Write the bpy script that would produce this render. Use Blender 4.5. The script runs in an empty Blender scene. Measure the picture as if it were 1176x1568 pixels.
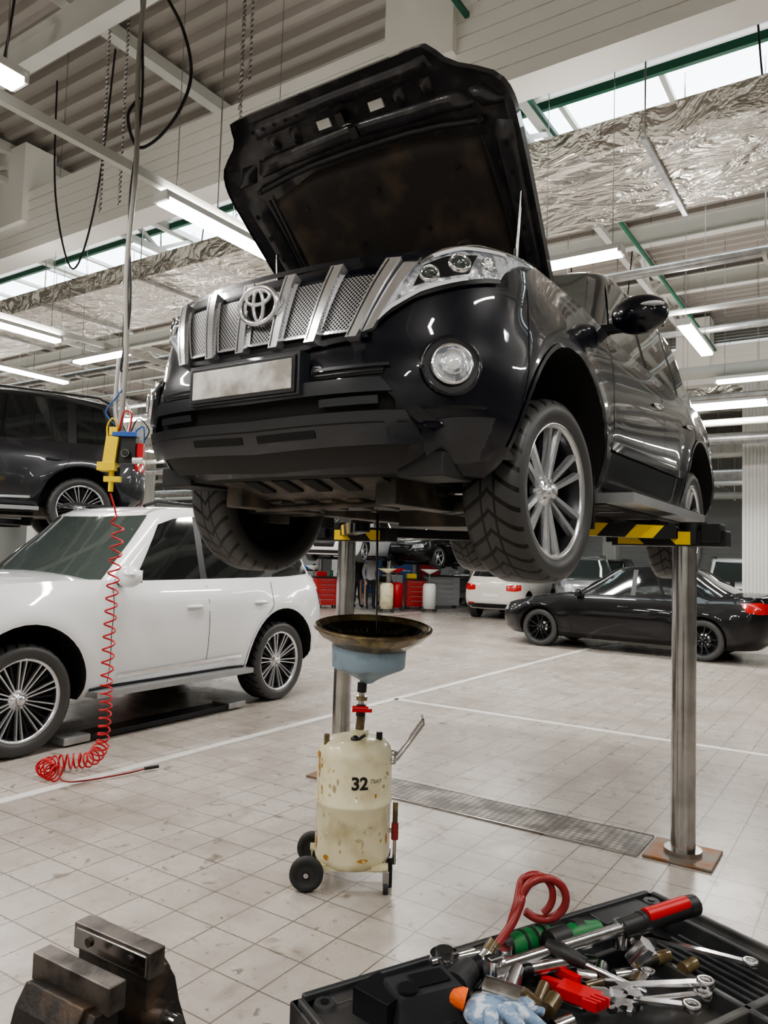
import bpy,bmesh,math,random
from mathutils import Vector,Matrix
random.seed(4)
rad=math.radians
PHI=33.5
cs,sn=math.cos(rad(PHI)),math.sin(rad(PHI))
def W(p,q,z=0): return Vector((p*cs+q*sn,-p*sn+q*cs,z))
RZ=-rad(PHI)
SC=bpy.context.scene
def link(o): SC.collection.objects.link(o); return o
# ---------------------------------------------------------------- materials
MC={}
def mat(name,col,rough=.5,metal=0,coat=0,em=0,bump=None,noise=None,emcol=None,spec=None,coords='Object'):
    if name in MC: return MC[name]
    m=bpy.data.materials.new(name); m.use_nodes=True; nt=m.node_tree; b=nt.nodes['Principled BSDF']
    b.inputs['Base Color'].default_value=(*col,1); b.inputs['Roughness'].default_value=rough
    b.inputs['Metallic'].default_value=metal; b.inputs['Coat Weight'].default_value=coat
    b.inputs['Coat Roughness'].default_value=.03
    if spec is not None: b.inputs['Specular IOR Level'].default_value=spec
    if em:
        b.inputs['Emission Color'].default_value=(*(emcol or col),1); b.inputs['Emission Strength'].default_value=em
    tc=nt.nodes.new('ShaderNodeTexCoord')
    if noise:
        c2,sc,lo,hi=noise
        n=nt.nodes.new('ShaderNodeTexNoise'); n.inputs['Scale'].default_value=sc; n.inputs['Detail'].default_value=6
        nt.links.new(tc.outputs[coords],n.inputs['Vector'])
        r=nt.nodes.new('ShaderNodeMapRange'); r.inputs[1].default_value=lo; r.inputs[2].default_value=hi
        nt.links.new(n.outputs['Fac'],r.inputs[0])
        mx=nt.nodes.new('ShaderNodeMix'); mx.data_type='RGBA'
        mx.inputs[6].default_value=(*col,1); mx.inputs[7].default_value=(*c2,1)
        nt.links.new(r.outputs[0],mx.inputs[0]); nt.links.new(mx.outputs[2],b.inputs['Base Color'])
    if bump:
        sc,st,dist=bump
        n2=nt.nodes.new('ShaderNodeTexNoise'); n2.inputs['Scale'].default_value=sc; n2.inputs['Detail'].default_value=5
        nt.links.new(tc.outputs[coords],n2.inputs['Vector'])
        bp=nt.nodes.new('ShaderNodeBump'); bp.inputs['Strength'].default_value=st; bp.inputs['Distance'].default_value=dist
        nt.links.new(n2.outputs['Fac'],bp.inputs['Height']); nt.links.new(bp.outputs[0],b.inputs['Normal'])
    MC[name]=m; return m
PB=mat('paint_black',(.002,.003,.009),.35,0,1,spec=.2)
PW=mat('paint_white',(.80,.81,.82),.3,0,1)
PG=mat('paint_graphite',(.03,.031,.036),.3,.4,1)
PS=mat('paint_silver',(.35,.36,.37),.3,.6,1)
PC=mat('paint_cream',(.66,.64,.58),.35,0,1)
PBL=mat('paint_blue',(.03,.06,.16),.3,0,1)
PBLK2=mat('paint_black_plain',(.003,.003,.004),.35,0,.8,spec=.2)
PLAS=mat('black_plastic',(.010,.010,.012),.33)
BUMP=mat('bumper_dark_trim',(.024,.027,.033),.28,0,.5)
PLASM=mat('black_plastic_matte',(.022,.022,.022),.6)
UNDER=mat('underbody_dark',(.050,.045,.038),.55,noise=((.18,.15,.12),6,.45,.7),bump=(20,.4,.01))
LINER=mat('wheel_liner',(.008,.008,.008),.8)
CHR=mat('chrome',(.85,.86,.88),.12,1)
CHRG=mat('grille_chrome',(.86,.87,.89),.18,.85)
ALU=mat('alloy_silver',(.74,.75,.77),.22,.8)
ALUR=mat('running_board_alu',(.42,.43,.44),.35,.7)
ALUD=mat('alloy_dark',(.05,.05,.055),.3,.8)
STEEL=mat('brushed_steel',(.52,.51,.50),.18,1,noise=((.38,.37,.36),9,.4,.7))
TOOL=mat('tool_chrome',(.78,.78,.80),.18,1,noise=((.42,.38,.35),40,.5,.75))
GLS=mat('car_glass_dark',(.010,.012,.013),.04,0,1)
GLS2=mat('car_glass_tint',(.05,.065,.06),.05,0,1)
LAMP=mat('lamp_clear',(.70,.74,.79),.10,.35,1,bump=(30,.5,.02),noise=((.25,.27,.30),22,.48,.60))
LAMPW=mat('lamp_drl',(.9,.92,.95),.15,.2,1)
TAIL=mat('tail_red',(.5,.01,.01),.15,0,1)
LINP=mat('hood_liner_felt',(.036,.031,.028),.85,bump=(120,.6,.004),noise=((.12,.082,.055),4.5,.50,.78))
HIN=mat('hood_inner_paint',(.030,.030,.035),.38,0,.4,noise=((.075,.07,.07),12,.5,.7))
YEL=mat('yellow_paint',(.80,.58,.02),.45)
WHT=mat('white_plastic',(.75,.75,.73),.45)
CREAM=mat('tank_cream',(.74,.69,.47),.36,0,.3,noise=((.48,.41,.23),7,.50,.74))
RUST=mat('rust',(.42,.20,.03),.8,noise=((.70,.62,.40),28,.50,.62))
BLUEG=mat('funnel_blue',(.26,.35,.42),.45,noise=((.14,.18,.21),10,.5,.7))
BRZ=mat('oily_bowl',(.095,.068,.032),.32,.3,.4,noise=((.28,.21,.10),14,.45,.65))
OIL=mat('black_oil',(.004,.003,.002),.05,0,1)
REDP=mat('red_plastic',(.50,.010,.015),.35)
BLUP=mat('blue_plastic',(.03,.10,.35),.4)
GRN=mat('green_rubber',(.01,.14,.035),.45)
GRNP=mat('green_pipe',(.02,.13,.075),.45)
RHOSE=mat('hose_red_dark',(.24,.025,.025),.35)
IRON=mat('vise_iron',(.045,.040,.037),.42,.55,noise=((.14,.095,.065),16,.48,.70),bump=(70,.5,.003))
JAW=mat('vise_jaw_steel',(.16,.14,.125),.38,.7,noise=((.05,.042,.038),22,.42,.62),bump=(90,.4,.002))
WOOD=mat('bench_top',(.12,.11,.10),.5)
CASE=mat('case_black',(.030,.032,.035),.42,bump=(300,.3,.0006),noise=((.07,.065,.058),9,.52,.75))
WSTEEL=mat('white_steel',(.58,.58,.54),.5)
GALV=mat('galvanised',(.50,.51,.51),.35,.7,noise=((.38,.38,.38),8,.4,.6))
CAB_G=mat('cable_grey',(.30,.29,.26),.5)
CBL=mat('cable_black',(.015,.015,.015),.5)
TUBE=mat('fluorescent_tube',(1,1,1),.5,em=14,emcol=(1,.98,.94))
SKY=mat('skylight_glass',(.8,.9,1),.2,em=5,emcol=(.84,.95,1))
TUBE.cycles.emission_sampling='NONE'
SKIN=mat('skin',(.55,.33,.24),.5)
def tyre_mat():
    m=bpy.data.materials.new('tyre_rubber'); m.use_nodes=True; nt=m.node_tree; b=nt.nodes['Principled BSDF']
    N=nt.nodes.new; L=nt.links.new
    tc=N('ShaderNodeTexCoord'); sp=N('ShaderNodeSeparateXYZ'); L(tc.outputs['Object'],sp.inputs[0])
    def mth(op,a,b2=None,c=None):
        n=N('ShaderNodeMath'); n.operation=op
        for i,x in enumerate((a,b2,c)):
            if x is None: continue
            if isinstance(x,(int,float)): n.inputs[i].default_value=x
            else: L(x,n.inputs[i])
        return n.outputs[0]
    ang=mth('ARCTAN2',sp.outputs[1],sp.outputs[2])
    ax=mth('ABSOLUTE',sp.outputs[0])
    sl=mth('POWER',mth('MULTIPLY',ax,8.0),.75)
    ph=mth('ADD',mth('MULTIPLY',ang,30.0),mth('MULTIPLY',sl,7.0))
    g1=mth('GREATER_THAN',mth('SINE',ph),.70)
    g2=mth('LESS_THAN',mth('ABSOLUTE',mth('SUBTRACT',ax,.030)),.005)
    g=mth('MAXIMUM',g1,g2)
    r2=mth('ADD',mth('MULTIPLY',sp.outputs[1],sp.outputs[1]),mth('MULTIPLY',sp.outputs[2],sp.outputs[2]))
    rr=mth('SQRT',r2)
    tr=mth('GREATER_THAN',rr,.374)
    g=mth('MULTIPLY',g,tr)
    inv=mth('SUBTRACT',1.0,g)
    bp=N('ShaderNodeBump'); bp.inputs['Strength'].default_value=1; bp.inputs['Distance'].default_value=.014
    L(inv,bp.inputs['Height']); L(bp.outputs[0],b.inputs['Normal'])
    mx=N('ShaderNodeMix'); mx.data_type='RGBA'; mx.inputs[6].default_value=(.058,.058,.058,1); mx.inputs[7].default_value=(.003,.003,.003,1)
    L(g,mx.inputs[0]); L(mx.outputs[2],b.inputs['Base Color']); b.inputs['Roughness'].default_value=.42
    return m
TYRE=tyre_mat()
def mesh_grille():
    m=bpy.data.materials.new('grille_mesh'); m.use_nodes=True; nt=m.node_tree; b=nt.nodes['Principled BSDF']
    tc=nt.nodes.new('ShaderNodeTexCoord'); mp=nt.nodes.new('ShaderNodeMapping'); mp.inputs['Scale'].default_value=(85,0,85); mp.inputs['Rotation'].default_value=(0,rad(45),0)
    ck=nt.nodes.new('ShaderNodeTexVoronoi'); ck.inputs['Randomness'].default_value=0; ck.inputs['Scale'].default_value=1; ck.distance='CHEBYCHEV'
    nt.links.new(tc.outputs['Object'],mp.inputs[0]); nt.links.new(mp.outputs[0],ck.inputs['Vector'])
    g=nt.nodes.new('ShaderNodeMath'); g.operation='GREATER_THAN'; g.inputs[1].default_value=.39
    nt.links.new(ck.outputs['Distance'],g.inputs[0])
    mx=nt.nodes.new('ShaderNodeMix'); mx.data_type='RGBA'; mx.inputs[6].default_value=(.008,.008,.008,1); mx.inputs[7].default_value=(.55,.55,.56,1)
    nt.links.new(g.outputs[0],mx.inputs[0]); nt.links.new(mx.outputs[2],b.inputs['Base Color'])
    b.inputs['Metallic'].default_value=.5
    b.inputs['Roughness'].default_value=.35
    return m
GRM=mesh_grille()
def stripes():
    m=bpy.data.materials.new('hazard_stripes'); m.use_nodes=True; nt=m.node_tree; b=nt.nodes['Principled BSDF']
    tc=nt.nodes.new('ShaderNodeTexCoord'); w=nt.nodes.new('ShaderNodeTexWave'); w.inputs['Scale'].default_value=1.8; w.bands_direction='DIAGONAL'
    mp=nt.nodes.new('ShaderNodeMapping'); mp.inputs['Scale'].default_value=(1,0,1); nt.links.new(tc.outputs['Object'],mp.inputs[0])
    nt.links.new(mp.outputs[0],w.inputs['Vector'])
    g=nt.nodes.new('ShaderNodeMath'); g.operation='GREATER_THAN'; g.inputs[1].default_value=.5
    nt.links.new(w.outputs['Fac'],g.inputs[0])
    mx=nt.nodes.new('ShaderNodeMix'); mx.data_type='RGBA'; mx.inputs[6].default_value=(.012,.012,.012,1); mx.inputs[7].default_value=(.8,.55,.01,1)
    nt.links.new(g.outputs[0],mx.inputs[0]); nt.links.new(mx.outputs[2],b.inputs['Base Color']); b.inputs['Roughness'].default_value=.45
    return m
HAZ=stripes()
# ---------------------------------------------------------------- mesh builder
def sharpen(me,ang=35):
    bm=bmesh.new(); bm.from_mesh(me)
    for f in bm.faces: f.smooth=True
    for e in bm.edges:
        if len(e.link_faces)==2:
            try:
                if e.calc_face_angle()>rad(ang): e.smooth=False
            except: pass
    bm.to_mesh(me); bm.free()
class MB:
    def __init__(s): s.v=[];s.f=[];s.m=[];s.sm=[]
    def add(s,vs,fs,m,smooth=False,M=None):
        o=len(s.v)
        for v in vs:
            v=Vector(v)
            s.v.append(M@v if M is not None else v)
        for f in fs:
            s.f.append([i+o for i in f]); s.m.append(m); s.sm.append(smooth)
    def box(s,c,d,m,rz=0,ry=0,rx=0,tp=(1,1),M=None):
        hx,hy,hz=d[0]/2,d[1]/2,d[2]/2
        vs=[(-hx,-hy,-hz),(hx,-hy,-hz),(hx,hy,-hz),(-hx,hy,-hz),(-hx*tp[0],-hy*tp[1],hz),(hx*tp[0],-hy*tp[1],hz),(hx*tp[0],hy*tp[1],hz),(-hx*tp[0],hy*tp[1],hz)]
        T=Matrix.Translation(c)@Matrix.Rotation(rz,4,'Z')@Matrix.Rotation(ry,4,'Y')@Matrix.Rotation(rx,4,'X')
        if M is not None: T=M@T
        s.add(vs,[(0,3,2,1),(4,5,6,7),(0,1,5,4),(1,2,6,5),(2,3,7,6),(3,0,4,7)],m,False,T)
    def lathe(s,prof,m,M=None,seg=32,smooth=True):
        vs=[];fs=[]
        n=len(prof)
        for k in range(seg):
            a=2*math.pi*k/seg
            for r,h in prof: vs.append((r*math.cos(a),r*math.sin(a),h))
        for k in range(seg):
            k2=(k+1)%seg
            for j in range(n-1):
                fs.append((k*n+j,k2*n+j,k2*n+j+1,k*n+j+1))
        s.add(vs,fs,m,smooth,M)
    def cyl(s,p0,p1,r0,m,r1=None,seg=16,M=None):
        p0=Vector(p0);p1=Vector(p1)
        if r1 is None: r1=r0
        d=p1-p0; L=d.length
        Q=Matrix.Translation(p0)@d.to_track_quat('Z','Y').to_matrix().to_4x4()
        if M is not None: Q=M@Q
        vs=[];fs=[]
        for k in range(seg):
            a=2*math.pi*k/seg
            vs.append((r0*math.cos(a),r0*math.sin(a),0)); vs.append((r1*math.cos(a),r1*math.sin(a),L))
        for k in range(seg):
            k2=(k+1)%seg; fs.append((2*k,2*k2,2*k2+1,2*k+1))
        s.add(vs,fs,m,True,Q)
        s.add(vs,[[2*k for k in range(seg)][::-1],[2*k+1 for k in range(seg)]],m,False,Q)
    def sphere(s,c,r,m,sc=(1,1,1),seg=16,M=None):
        vs=[];fs=[];nr=seg//2
        for j in range(nr+1):
            t=math.pi*j/nr
            for k in range(seg):
                a=2*math.pi*k/seg
                vs.append((c[0]+r*sc[0]*math.sin(t)*math.cos(a),c[1]+r*sc[1]*math.sin(t)*math.sin(a),c[2]+r*sc[2]*math.cos(t)))
        for j in range(nr):
            for k in range(seg):
                k2=(k+1)%seg; fs.append((j*seg+k,(j+1)*seg+k,(j+1)*seg+k2,j*seg+k2))
        s.add(vs,fs,m,True,M)
    def tube(s,pts,r,m,seg=8,M=None,closed=False):
        pts=[Vector(p) for p in pts]; n=len(pts)
        vs=[];fs=[]; up=None
        for i,p in enumerate(pts):
            if closed: t=(pts[(i+1)%n]-pts[i-1])
            else: t=(pts[min(i+1,n-1)]-pts[max(i-1,0)])
            t.normalize()
            if up is None:
                up=Vector((0,0,1)) if abs(t.z)<.9 else Vector((1,0,0))
            up=(up-t*up.dot(t)); up.normalize(); w=t.cross(up)
            rr=r[i] if isinstance(r,(list,tuple)) else r
            for k in range(seg):
                a=2*math.pi*k/seg; vs.append(p+up*math.cos(a)*rr+w*math.sin(a)*rr)
        for i in range(n if closed else n-1):
            i2=(i+1)%n
            for k in range(seg):
                k2=(k+1)%seg; fs.append((i*seg+k,i*seg+k2,i2*seg+k2,i2*seg+k))
        s.add(vs,fs,m,True,M)
        if not closed: s.add(vs,[list(range(seg))[::-1],[ (n-1)*seg+k for k in range(seg)]],m,False,M)
    def curve(s,pts,r,m,seg=8,sub=8,M=None):
        pts=[Vector(p) for p in pts]; n=len(pts)-1; out=[]
        for k in range(n*sub+1): out.append(crs(pts,k/(n*sub)))
        s.tube(out,r,m,seg,M)
    def prism(s,poly,z0,z1,m,M=None):
        n=len(poly)
        vs=[(x,y,z0) for x,y in poly]+[(x,y,z1) for x,y in poly]
        fs=[list(range(n))[::-1],list(range(n,2*n))]+[(i,(i+1)%n,(i+1)%n+n,i+n) for i in range(n)]
        s.add(vs,fs,m,False,M)
    def patch(s,F,bot,top,m,nu=16,nv=6,off=.004,cen=Vector((0,1.3,.75)),smooth=True,thick=0):
        def samp(l,t):
            k=t*(len(l)-1); i=min(int(k),len(l)-2); f=k-i
            return (l[i][0]*(1-f)+l[i+1][0]*f, l[i][1]*(1-f)+l[i+1][1]*f)
        vs=[];fs=[]
        for i in range(nu+1):
            b=samp(bot,i/nu); t=samp(top,i/nu)
            for j in range(nv+1):
                f=j/nv; a=b[0]*(1-f)+t[0]*f; c=b[1]*(1-f)+t[1]*f
                vs.append(offp(F,a,c,off,cen))
        for i in range(nu):
            for j in range(nv):
                k=i*(nv+1)+j; fs.append((k,k+nv+1,k+nv+2,k+1))
        p=Vector(vs[0]); nrm=(Vector(vs[nv+1])-p).cross(Vector(vs[1])-p)
        mid=Vector(vs[len(vs)//2])
        if nrm.dot(mid-cen)<0: fs=[f[::-1] for f in fs]
        s.add(vs,fs,m,smooth)
        if thick:
            ring=[i*(nv+1) for i in range(nu+1)]+[nu*(nv+1)+j for j in range(1,nv+1)]+[i*(nv+1)+nv for i in range(nu-1,-1,-1)]+[j for j in range(nv-1,0,-1)]
            inn=[]
            for k in ring:
                i,j=divmod(k,nv+1); b=samp(bot,i/nu); t=samp(top,i/nu); f=j/nv
                inn.append(offp(F,b[0]*(1-f)+t[0]*f,b[1]*(1-f)+t[1]*f,off-thick,cen))
            vv=[vs[k] for k in ring]+inn; n=len(ring)
            s.add(vv,[(i,(i+1)%n,(i+1)%n+n,i+n) for i in range(n)],m,False)
    def ribbon(s,F,pts,w,m,off=.003,cen=Vector((0,1.3,.75)),sub=6):
        P=[]
        for i in range(len(pts)-1):
            for k in range(sub):
                f=k/sub; P.append((pts[i][0]*(1-f)+pts[i+1][0]*f,pts[i][1]*(1-f)+pts[i+1][1]*f))
        P.append(pts[-1]); Q=[offp(F,a,b,off,cen) for a,b in P]
        vs=[];fs=[]
        for i,p in enumerate(Q):
            t=(Q[min(i+1,len(Q)-1)]-Q[max(i-1,0)]).normalized()
            nn=offn(F,P[i][0],P[i][1],cen); sd=t.cross(nn).normalized()*w/2
            vs+= [p-sd,p+sd]
        for i in range(len(Q)-1): fs.append((2*i,2*i+2,2*i+3,2*i+1))
        s.add(vs,fs,m,True)
    def make(s,name,parent=None,loc=(0,0,0),rz=0,bevel=0,seg=2,rot=None):
        me=bpy.data.meshes.new(name); me.from_pydata(s.v,[],s.f)
        mats=[]
        for m in s.m:
            if m not in mats: mats.append(m)
        for m in mats: me.materials.append(m)
        me.polygons.foreach_set('material_index',[mats.index(m) for m in s.m])
        me.polygons.foreach_set('use_smooth',s.sm); me.update()
        o=link(bpy.data.objects.new(name,me)); o.location=loc
        o.rotation_euler=rot if rot else (0,0,rz)
        if parent: o.parent=parent
        if bevel:
            b=o.modifiers.new('bev','BEVEL'); b.width=bevel; b.segments=seg; b.limit_method='ANGLE'; b.angle_limit=rad(40)
        return o
def crs(pts,t):
    n=len(pts)-1; k=t*n; i=min(int(k),n-1); f=k-i
    p0=pts[max(i-1,0)];p1=pts[i];p2=pts[i+1];p3=pts[min(i+2,n)]
    return .5*((2*p1)+(-p0+p2)*f+(2*p0-5*p1+4*p2-p3)*f*f+(-p0+3*p1-3*p2+p3)*f**3)
def offn(F,a,b,cen):
    e=.004; p=F(a,b); n=(F(a+e,b)-F(a-e,b)).cross(F(a,b+e)-F(a,b-e))
    if n.length<1e-12: n=p-cen
    n.normalize()
    if n.dot(p-cen)<0: n=-n
    return n
def offp(F,a,b,off,cen): return F(a,b)+offn(F,a,b,cen)*off
def keyf(keys):
    xs=[k[0] for k in keys]; ys=[k[1] for k in keys]; n=len(xs)
    tg=[]
    for i in range(n):
        a=max(i-1,0);b=min(i+1,n-1); tg.append((ys[b]-ys[a])/(xs[b]-xs[a]))
    def f(x):
        if x<=xs[0]: return ys[0]
        if x>=xs[-1]: return ys[-1]
        i=0
        while x>xs[i+1]: i+=1
        h=xs[i+1]-xs[i]; t=(x-xs[i])/h
        return (2*t**3-3*t*t+1)*ys[i]+(t**3-2*t*t+t)*h*tg[i]+(-2*t**3+3*t*t)*ys[i+1]+(t**3-t*t)*h*tg[i+1]
    return f
def empty(name,loc=(0,0,0),rz=0,sc=1):
    e=link(bpy.data.objects.new(name,None)); e.location=loc; e.rotation_euler=(0,0,rz); e.scale=(sc,sc,sc); e.empty_display_size=.2; return e
# ---------------------------------------------------------------- wheels
WCACHE={}
def wheel(name,parent,loc,R,wd,rr,style,left=True,steer=0):
    key=(R,wd,rr,style)
    if key not in WCACHE:
        b=MB(); MX=Matrix.Rotation(rad(90),4,'Y')
        h=wd/2
        b.lathe([(rr,-h*.80),(rr+.012,-h*.92),((R+rr)/2,-h*1.0),(R-.03,-h*.96),(R-.010,-h*.86),(R,-h*.66),(R+.002,0),(R,h*.66),(R-.010,h*.86),(R-.03,h*.96),((R+rr)/2,h*1.0),(rr+.012,h*.92),(rr,h*.80)],TYRE,MX,72)
        rm=ALUD if style=='black' else ALU
        b.lathe([(rr+.004,-h*.8),(rr-.02,-h*.75),(rr-.035,-h*.3),(rr-.03,h*.5),(rr-.012,h*.78)],ALUD,MX,48)
        b.lathe([(rr-.014,h*.76),(rr-.010,h*.82),(rr+.004,h*.90),(rr+.008,h*.84)],rm,MX,48)
        b.lathe([(.0,h*.05),(rr*.62,h*.05),(rr*.62,h*.12),(0,h*.12)],STEEL,MX,32)
        b.lathe([(0,-h*.2),(rr-.03,-h*.2)],LINER,MX,32)
        b.lathe([(.0,h*.80),(.028,h*.80),(.034,h*.74),(.034,h*.60),(.070,h*.55),(.080,h*.2)],rm,MX,24)
        def spoke(th,o0,o1,w0,w1,m,f0=.55,f1=.80,t=.035,r0=.04,r1=None):
            r1=r1 or rr-.012
            vs=[]
            for r,o,w,f in ((r0,o0,w0,h*f0),(r1,o1,w1,h*f1)):
                vs+=[(f-t,o-w,r),(f,o-w*.7,r),(f,o+w*.7,r),(f-t,o+w,r)]
            M=Matrix.Rotation(th,4,'X')
            b.add(vs,[(0,1,5,4),(1,2,6,5),(2,3,7,6),(3,0,4,7),(0,3,2,1),(4,5,6,7)],m,False,M)
        if style=='twin6':
            for k in range(6):
                t=2*math.pi*k/6
                spoke(t,.016,.048,.011,.019,ALU,t=.025); spoke(t,-.016,-.048,.011,.019,ALU,t=.025)
                spoke(t,0,0,.02,.03,ALUD,.3,.5,.02)
        elif style=='multi':
            for k in range(10):
                t=2*math.pi*k/10
                spoke(t,.008,.024,.006,.007,ALU,t=.02); spoke(t,-.008,-.024,.006,.007,ALU,t=.02)
                spoke(t+math.pi/10,0,0,.006,.010,ALUD,.4,.6)
            b.lathe([(0,h*.25),(rr-.035,h*.25)],LINER,MX,32)
        elif style=='black':
            for k in range(5):
                t=2*math.pi*k/5
                spoke(t,.010,.055,.012,.012,ALUD); spoke(t,-.010,-.055,.012,.012,ALUD)
        else:
            for k in range(5):
                t=2*math.pi*k/5
                spoke(t,0,0,.035,.028,ALU)
        for k in range(5):
            t=2*math.pi*k/5; b.cyl((h*.45,.05*math.cos(t),.05*math.sin(t)),(h*.64,.05*math.cos(t),.05*math.sin(t)),.008,CHR,seg=6)
        o=b.make(name,parent); WCACHE[key]=o.data
    else:
        o=link(bpy.data.objects.new(name,WCACHE[key])); o.parent=parent
    o.location=loc; o.rotation_euler=(0.3*loc[1],0,(0 if left else math.pi)+steer)
    return o
# ---------------------------------------------------------------- car body
class Car:
    def __init__(s,name,P,loc,phi,paint,scale=1,res=1.0):
        s.P=P; s.E=empty(name,loc,-rad(phi),scale); s.paint=paint
        s.fyf=keyf(P['yf']); s.fyr=keyf(P['yr']); s.fw=keyf(P['w']); s.ft=keyf(P['top'])
        s.Lc,s.n,s.Lr,s.nr=P['Lc'],P['n'],P['Lr'],P['nr']; s.WB=P['WB']; s.res=res
        s.frz=keyf(P['roof'])
        s.cen=Vector((0,s.WB/2,.75))
    def flare(s,y,z):
        P=s.P; f=0
        for yc in (0,s.WB):
            r=math.hypot(y-yc,z-P['zc']); f+=P['fl']*math.exp(-((r-P['ar']-.03)/.10)**2)*(1 if z>P['zc'] else math.exp(-((z-P['zc'])/.15)**2))
        return f
    def SIDE(s,y,z):
        yf=s.fyf(z);yr=s.fyr(z);w=s.fw(z); x=w
        if y<yf+s.Lc:
            k=min(1,max(0,(yf+s.Lc-y)/s.Lc)); x=w*max(0,1-k**s.n)**(1/s.n)
        elif y>yr-s.Lr:
            k=min(1,max(0,(y-yr+s.Lr)/s.Lr)); x=w*max(0,1-k**s.nr)**(1/s.nr)
        return x+s.flare(y,z)*(x/w)
    def NOSE(s,x,z):
        q=min(.9999,abs(x)/s.fw(z)); return s.fyf(z)+s.Lc*(1-(1-q**s.n)**(1/s.n))
    def TAILF(s,x,z):
        q=min(.9999,abs(x)/s.fw(z)); return s.fyr(z)-s.Lr*(1-(1-q**s.nr)**(1/s.nr))
    def Fs(s,sg): return lambda y,z: Vector((sg*s.SIDE(y,z),y,z))
    def Fn(s): return lambda x,z: Vector((x,s.NOSE(x,z),z))
    def Ft(s): return lambda x,z: Vector((x,s.TAILF(x,z),z))
    def body(s):
        P=s.P; na=int(22*s.res);nb=int(46*s.res);nc=int(14*s.res);nt=na+nb+nc;nv=int(20*s.res)
        def pt(i,v):
            y=0; z=.7
            for it in range(5):
                z=P['zb']+v*(s.ft(y)-P['zb'])
                yf=s.fyf(z);yr=s.fyr(z);w=s.fw(z)
                if i<=na:
                    th=i/na*math.pi/2; x=w*math.sin(th)**(2/s.n); y=yf+s.Lc*(1-max(0,math.cos(th))**(2/s.n))
                elif i<=na+nb:
                    f=(i-na)/nb; y=(yf+s.Lc)*(1-f)+(yr-s.Lr)*f; x=w
                else:
                    th=(nt-i)/nc*math.pi/2; x=w*math.sin(th)**(2/s.nr); y=yr-s.Lr*(1-max(0,math.cos(th))**(2/s.nr))
            return x+s.flare(y,z)*(x/w),y,z
        vs=[];idx={}
        for j in range(nv+1):
            for i in range(nt+1):
                x,y,z=pt(i,j/nv)
                if i in(0,nt): x=0
                idx[(j,i,1)]=len(vs); vs.append((x,y,z))
                if i in (0,nt): idx[(j,i,-1)]=idx[(j,i,1)]
                else: idx[(j,i,-1)]=len(vs); vs.append((-x,y,z))
        fs=[];mi=[]
        def quad(*q):
            q2=[]
            for a in q:
                if a not in q2: q2.append(a)
            if len(q2)>=3: fs.append(q2)
        for j in range(nv):
            for i in range(nt):
                a,b,c,d=idx[(j,i,1)],idx[(j,i+1,1)],idx[(j+1,i+1,1)],idx[(j+1,i,1)]
                quad(a,b,c,d); mi.append(0)
                a,b,c,d=idx[(j,i,-1)],idx[(j,i+1,-1)],idx[(j+1,i+1,-1)],idx[(j+1,i,-1)]
                quad(d,c,b,a); mi.append(0)
        K=8
        for lev,sg in ((nv,1),(0,-1)):
            rows=[]
            for i in range(nt+1):
                r=idx[(lev,i,1)]; l=idx[(lev,i,-1)]
                if i in (0,nt): rows.append([r]*(K+1)); continue
                row=[r]; X,Y,Z=vs[r]
                for k in range(1,K):
                    u=1-2*k/K; cr=P['crown'](Y) if lev else 0
                    row.append(len(vs)); vs.append((X*u,Y,Z+cr*(1-u*u)*min(1,X/.5)))
                row.append(l); rows.append(row)
            for i in range(nt):
                for k in range(K):
                    q=[rows[i][k],rows[i+1][k],rows[i+1][k+1],rows[i][k+1]]
                    if sg<0: q=q[::-1]
                    n0=len(fs); quad(*q)
                    if len(fs)>n0:
                        Y=vs[rows[i+1][k]][1]
                        mi.append(1 if (lev==0 or (P.get('bay') and Y<.6)) else 0)
        me=bpy.data.meshes.new('body'); me.from_pydata(vs,[],fs)
        for m in (s.paint,LINER,PLAS): me.materials.append(m)
        me.polygons.foreach_set('material_index',mi[:len(fs)])
        bm=bmesh.new(); bm.from_mesh(me); bmesh.ops.recalc_face_normals(bm,faces=bm.faces); bm.to_mesh(me); bm.free()
        o=link(bpy.data.objects.new('body',me))
        cb=MB(); wmax=max(k[1] for k in P['w'])
        for yc in (0,s.WB):
            for sg in (1,-1):
                cb.cyl((sg*(wmax-P.get('wd',.42)),yc,P['zc']),(sg*(wmax+.3),yc,P['zc']),P['ar'],LINER,seg=48)
        cut=cb.make('cut'); bm=bmesh.new(); bm.from_mesh(cut.data); bmesh.ops.remove_doubles(bm,verts=bm.verts,dist=1e-5); bmesh.ops.recalc_face_normals(bm,faces=bm.faces); bm.to_mesh(cut.data); bm.free()
        cut.data.materials.clear()
        for m in (s.paint,LINER,PLAS): cut.data.materials.append(m)
        for p in cut.data.polygons: p.material_index=1
        md=o.modifiers.new('b','BOOLEAN'); md.object=cut; md.solver='EXACT'; md.operation='DIFFERENCE'
        bpy.context.view_layer.update()
        dg=bpy.context.evaluated_depsgraph_get(); nm=bpy.data.meshes.new_from_object(o.evaluated_get(dg))
        o.modifiers.clear()
        if len(nm.polygons)>100: o.data=nm
        bpy.data.objects.remove(cut)
        sharpen(o.data,32); o.parent=s.E; s.bodyo=o
    def cabx(s,y,zf,sg=1):
        P=s.P; b0,r0,r1,b1,wb,wr,zb=P['cab']
        yf=b0+(r0-b0)*zf; yr=b1+(r1-b1)*zf; w=wb+(wr-wb)*zf; L=.30; n=2.6
        x=w
        if y<yf+L: k=min(1,max(0,(yf+L-y)/L)); x=w*max(0,1-k**n)**(1/n)
        if y>yr-L: k=min(1,max(0,(y-yr+L)/L)); x=w*max(0,1-k**n)**(1/n)
        return Vector((sg*x,y,zb+zf*(s.frz(y)-zb)))
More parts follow.
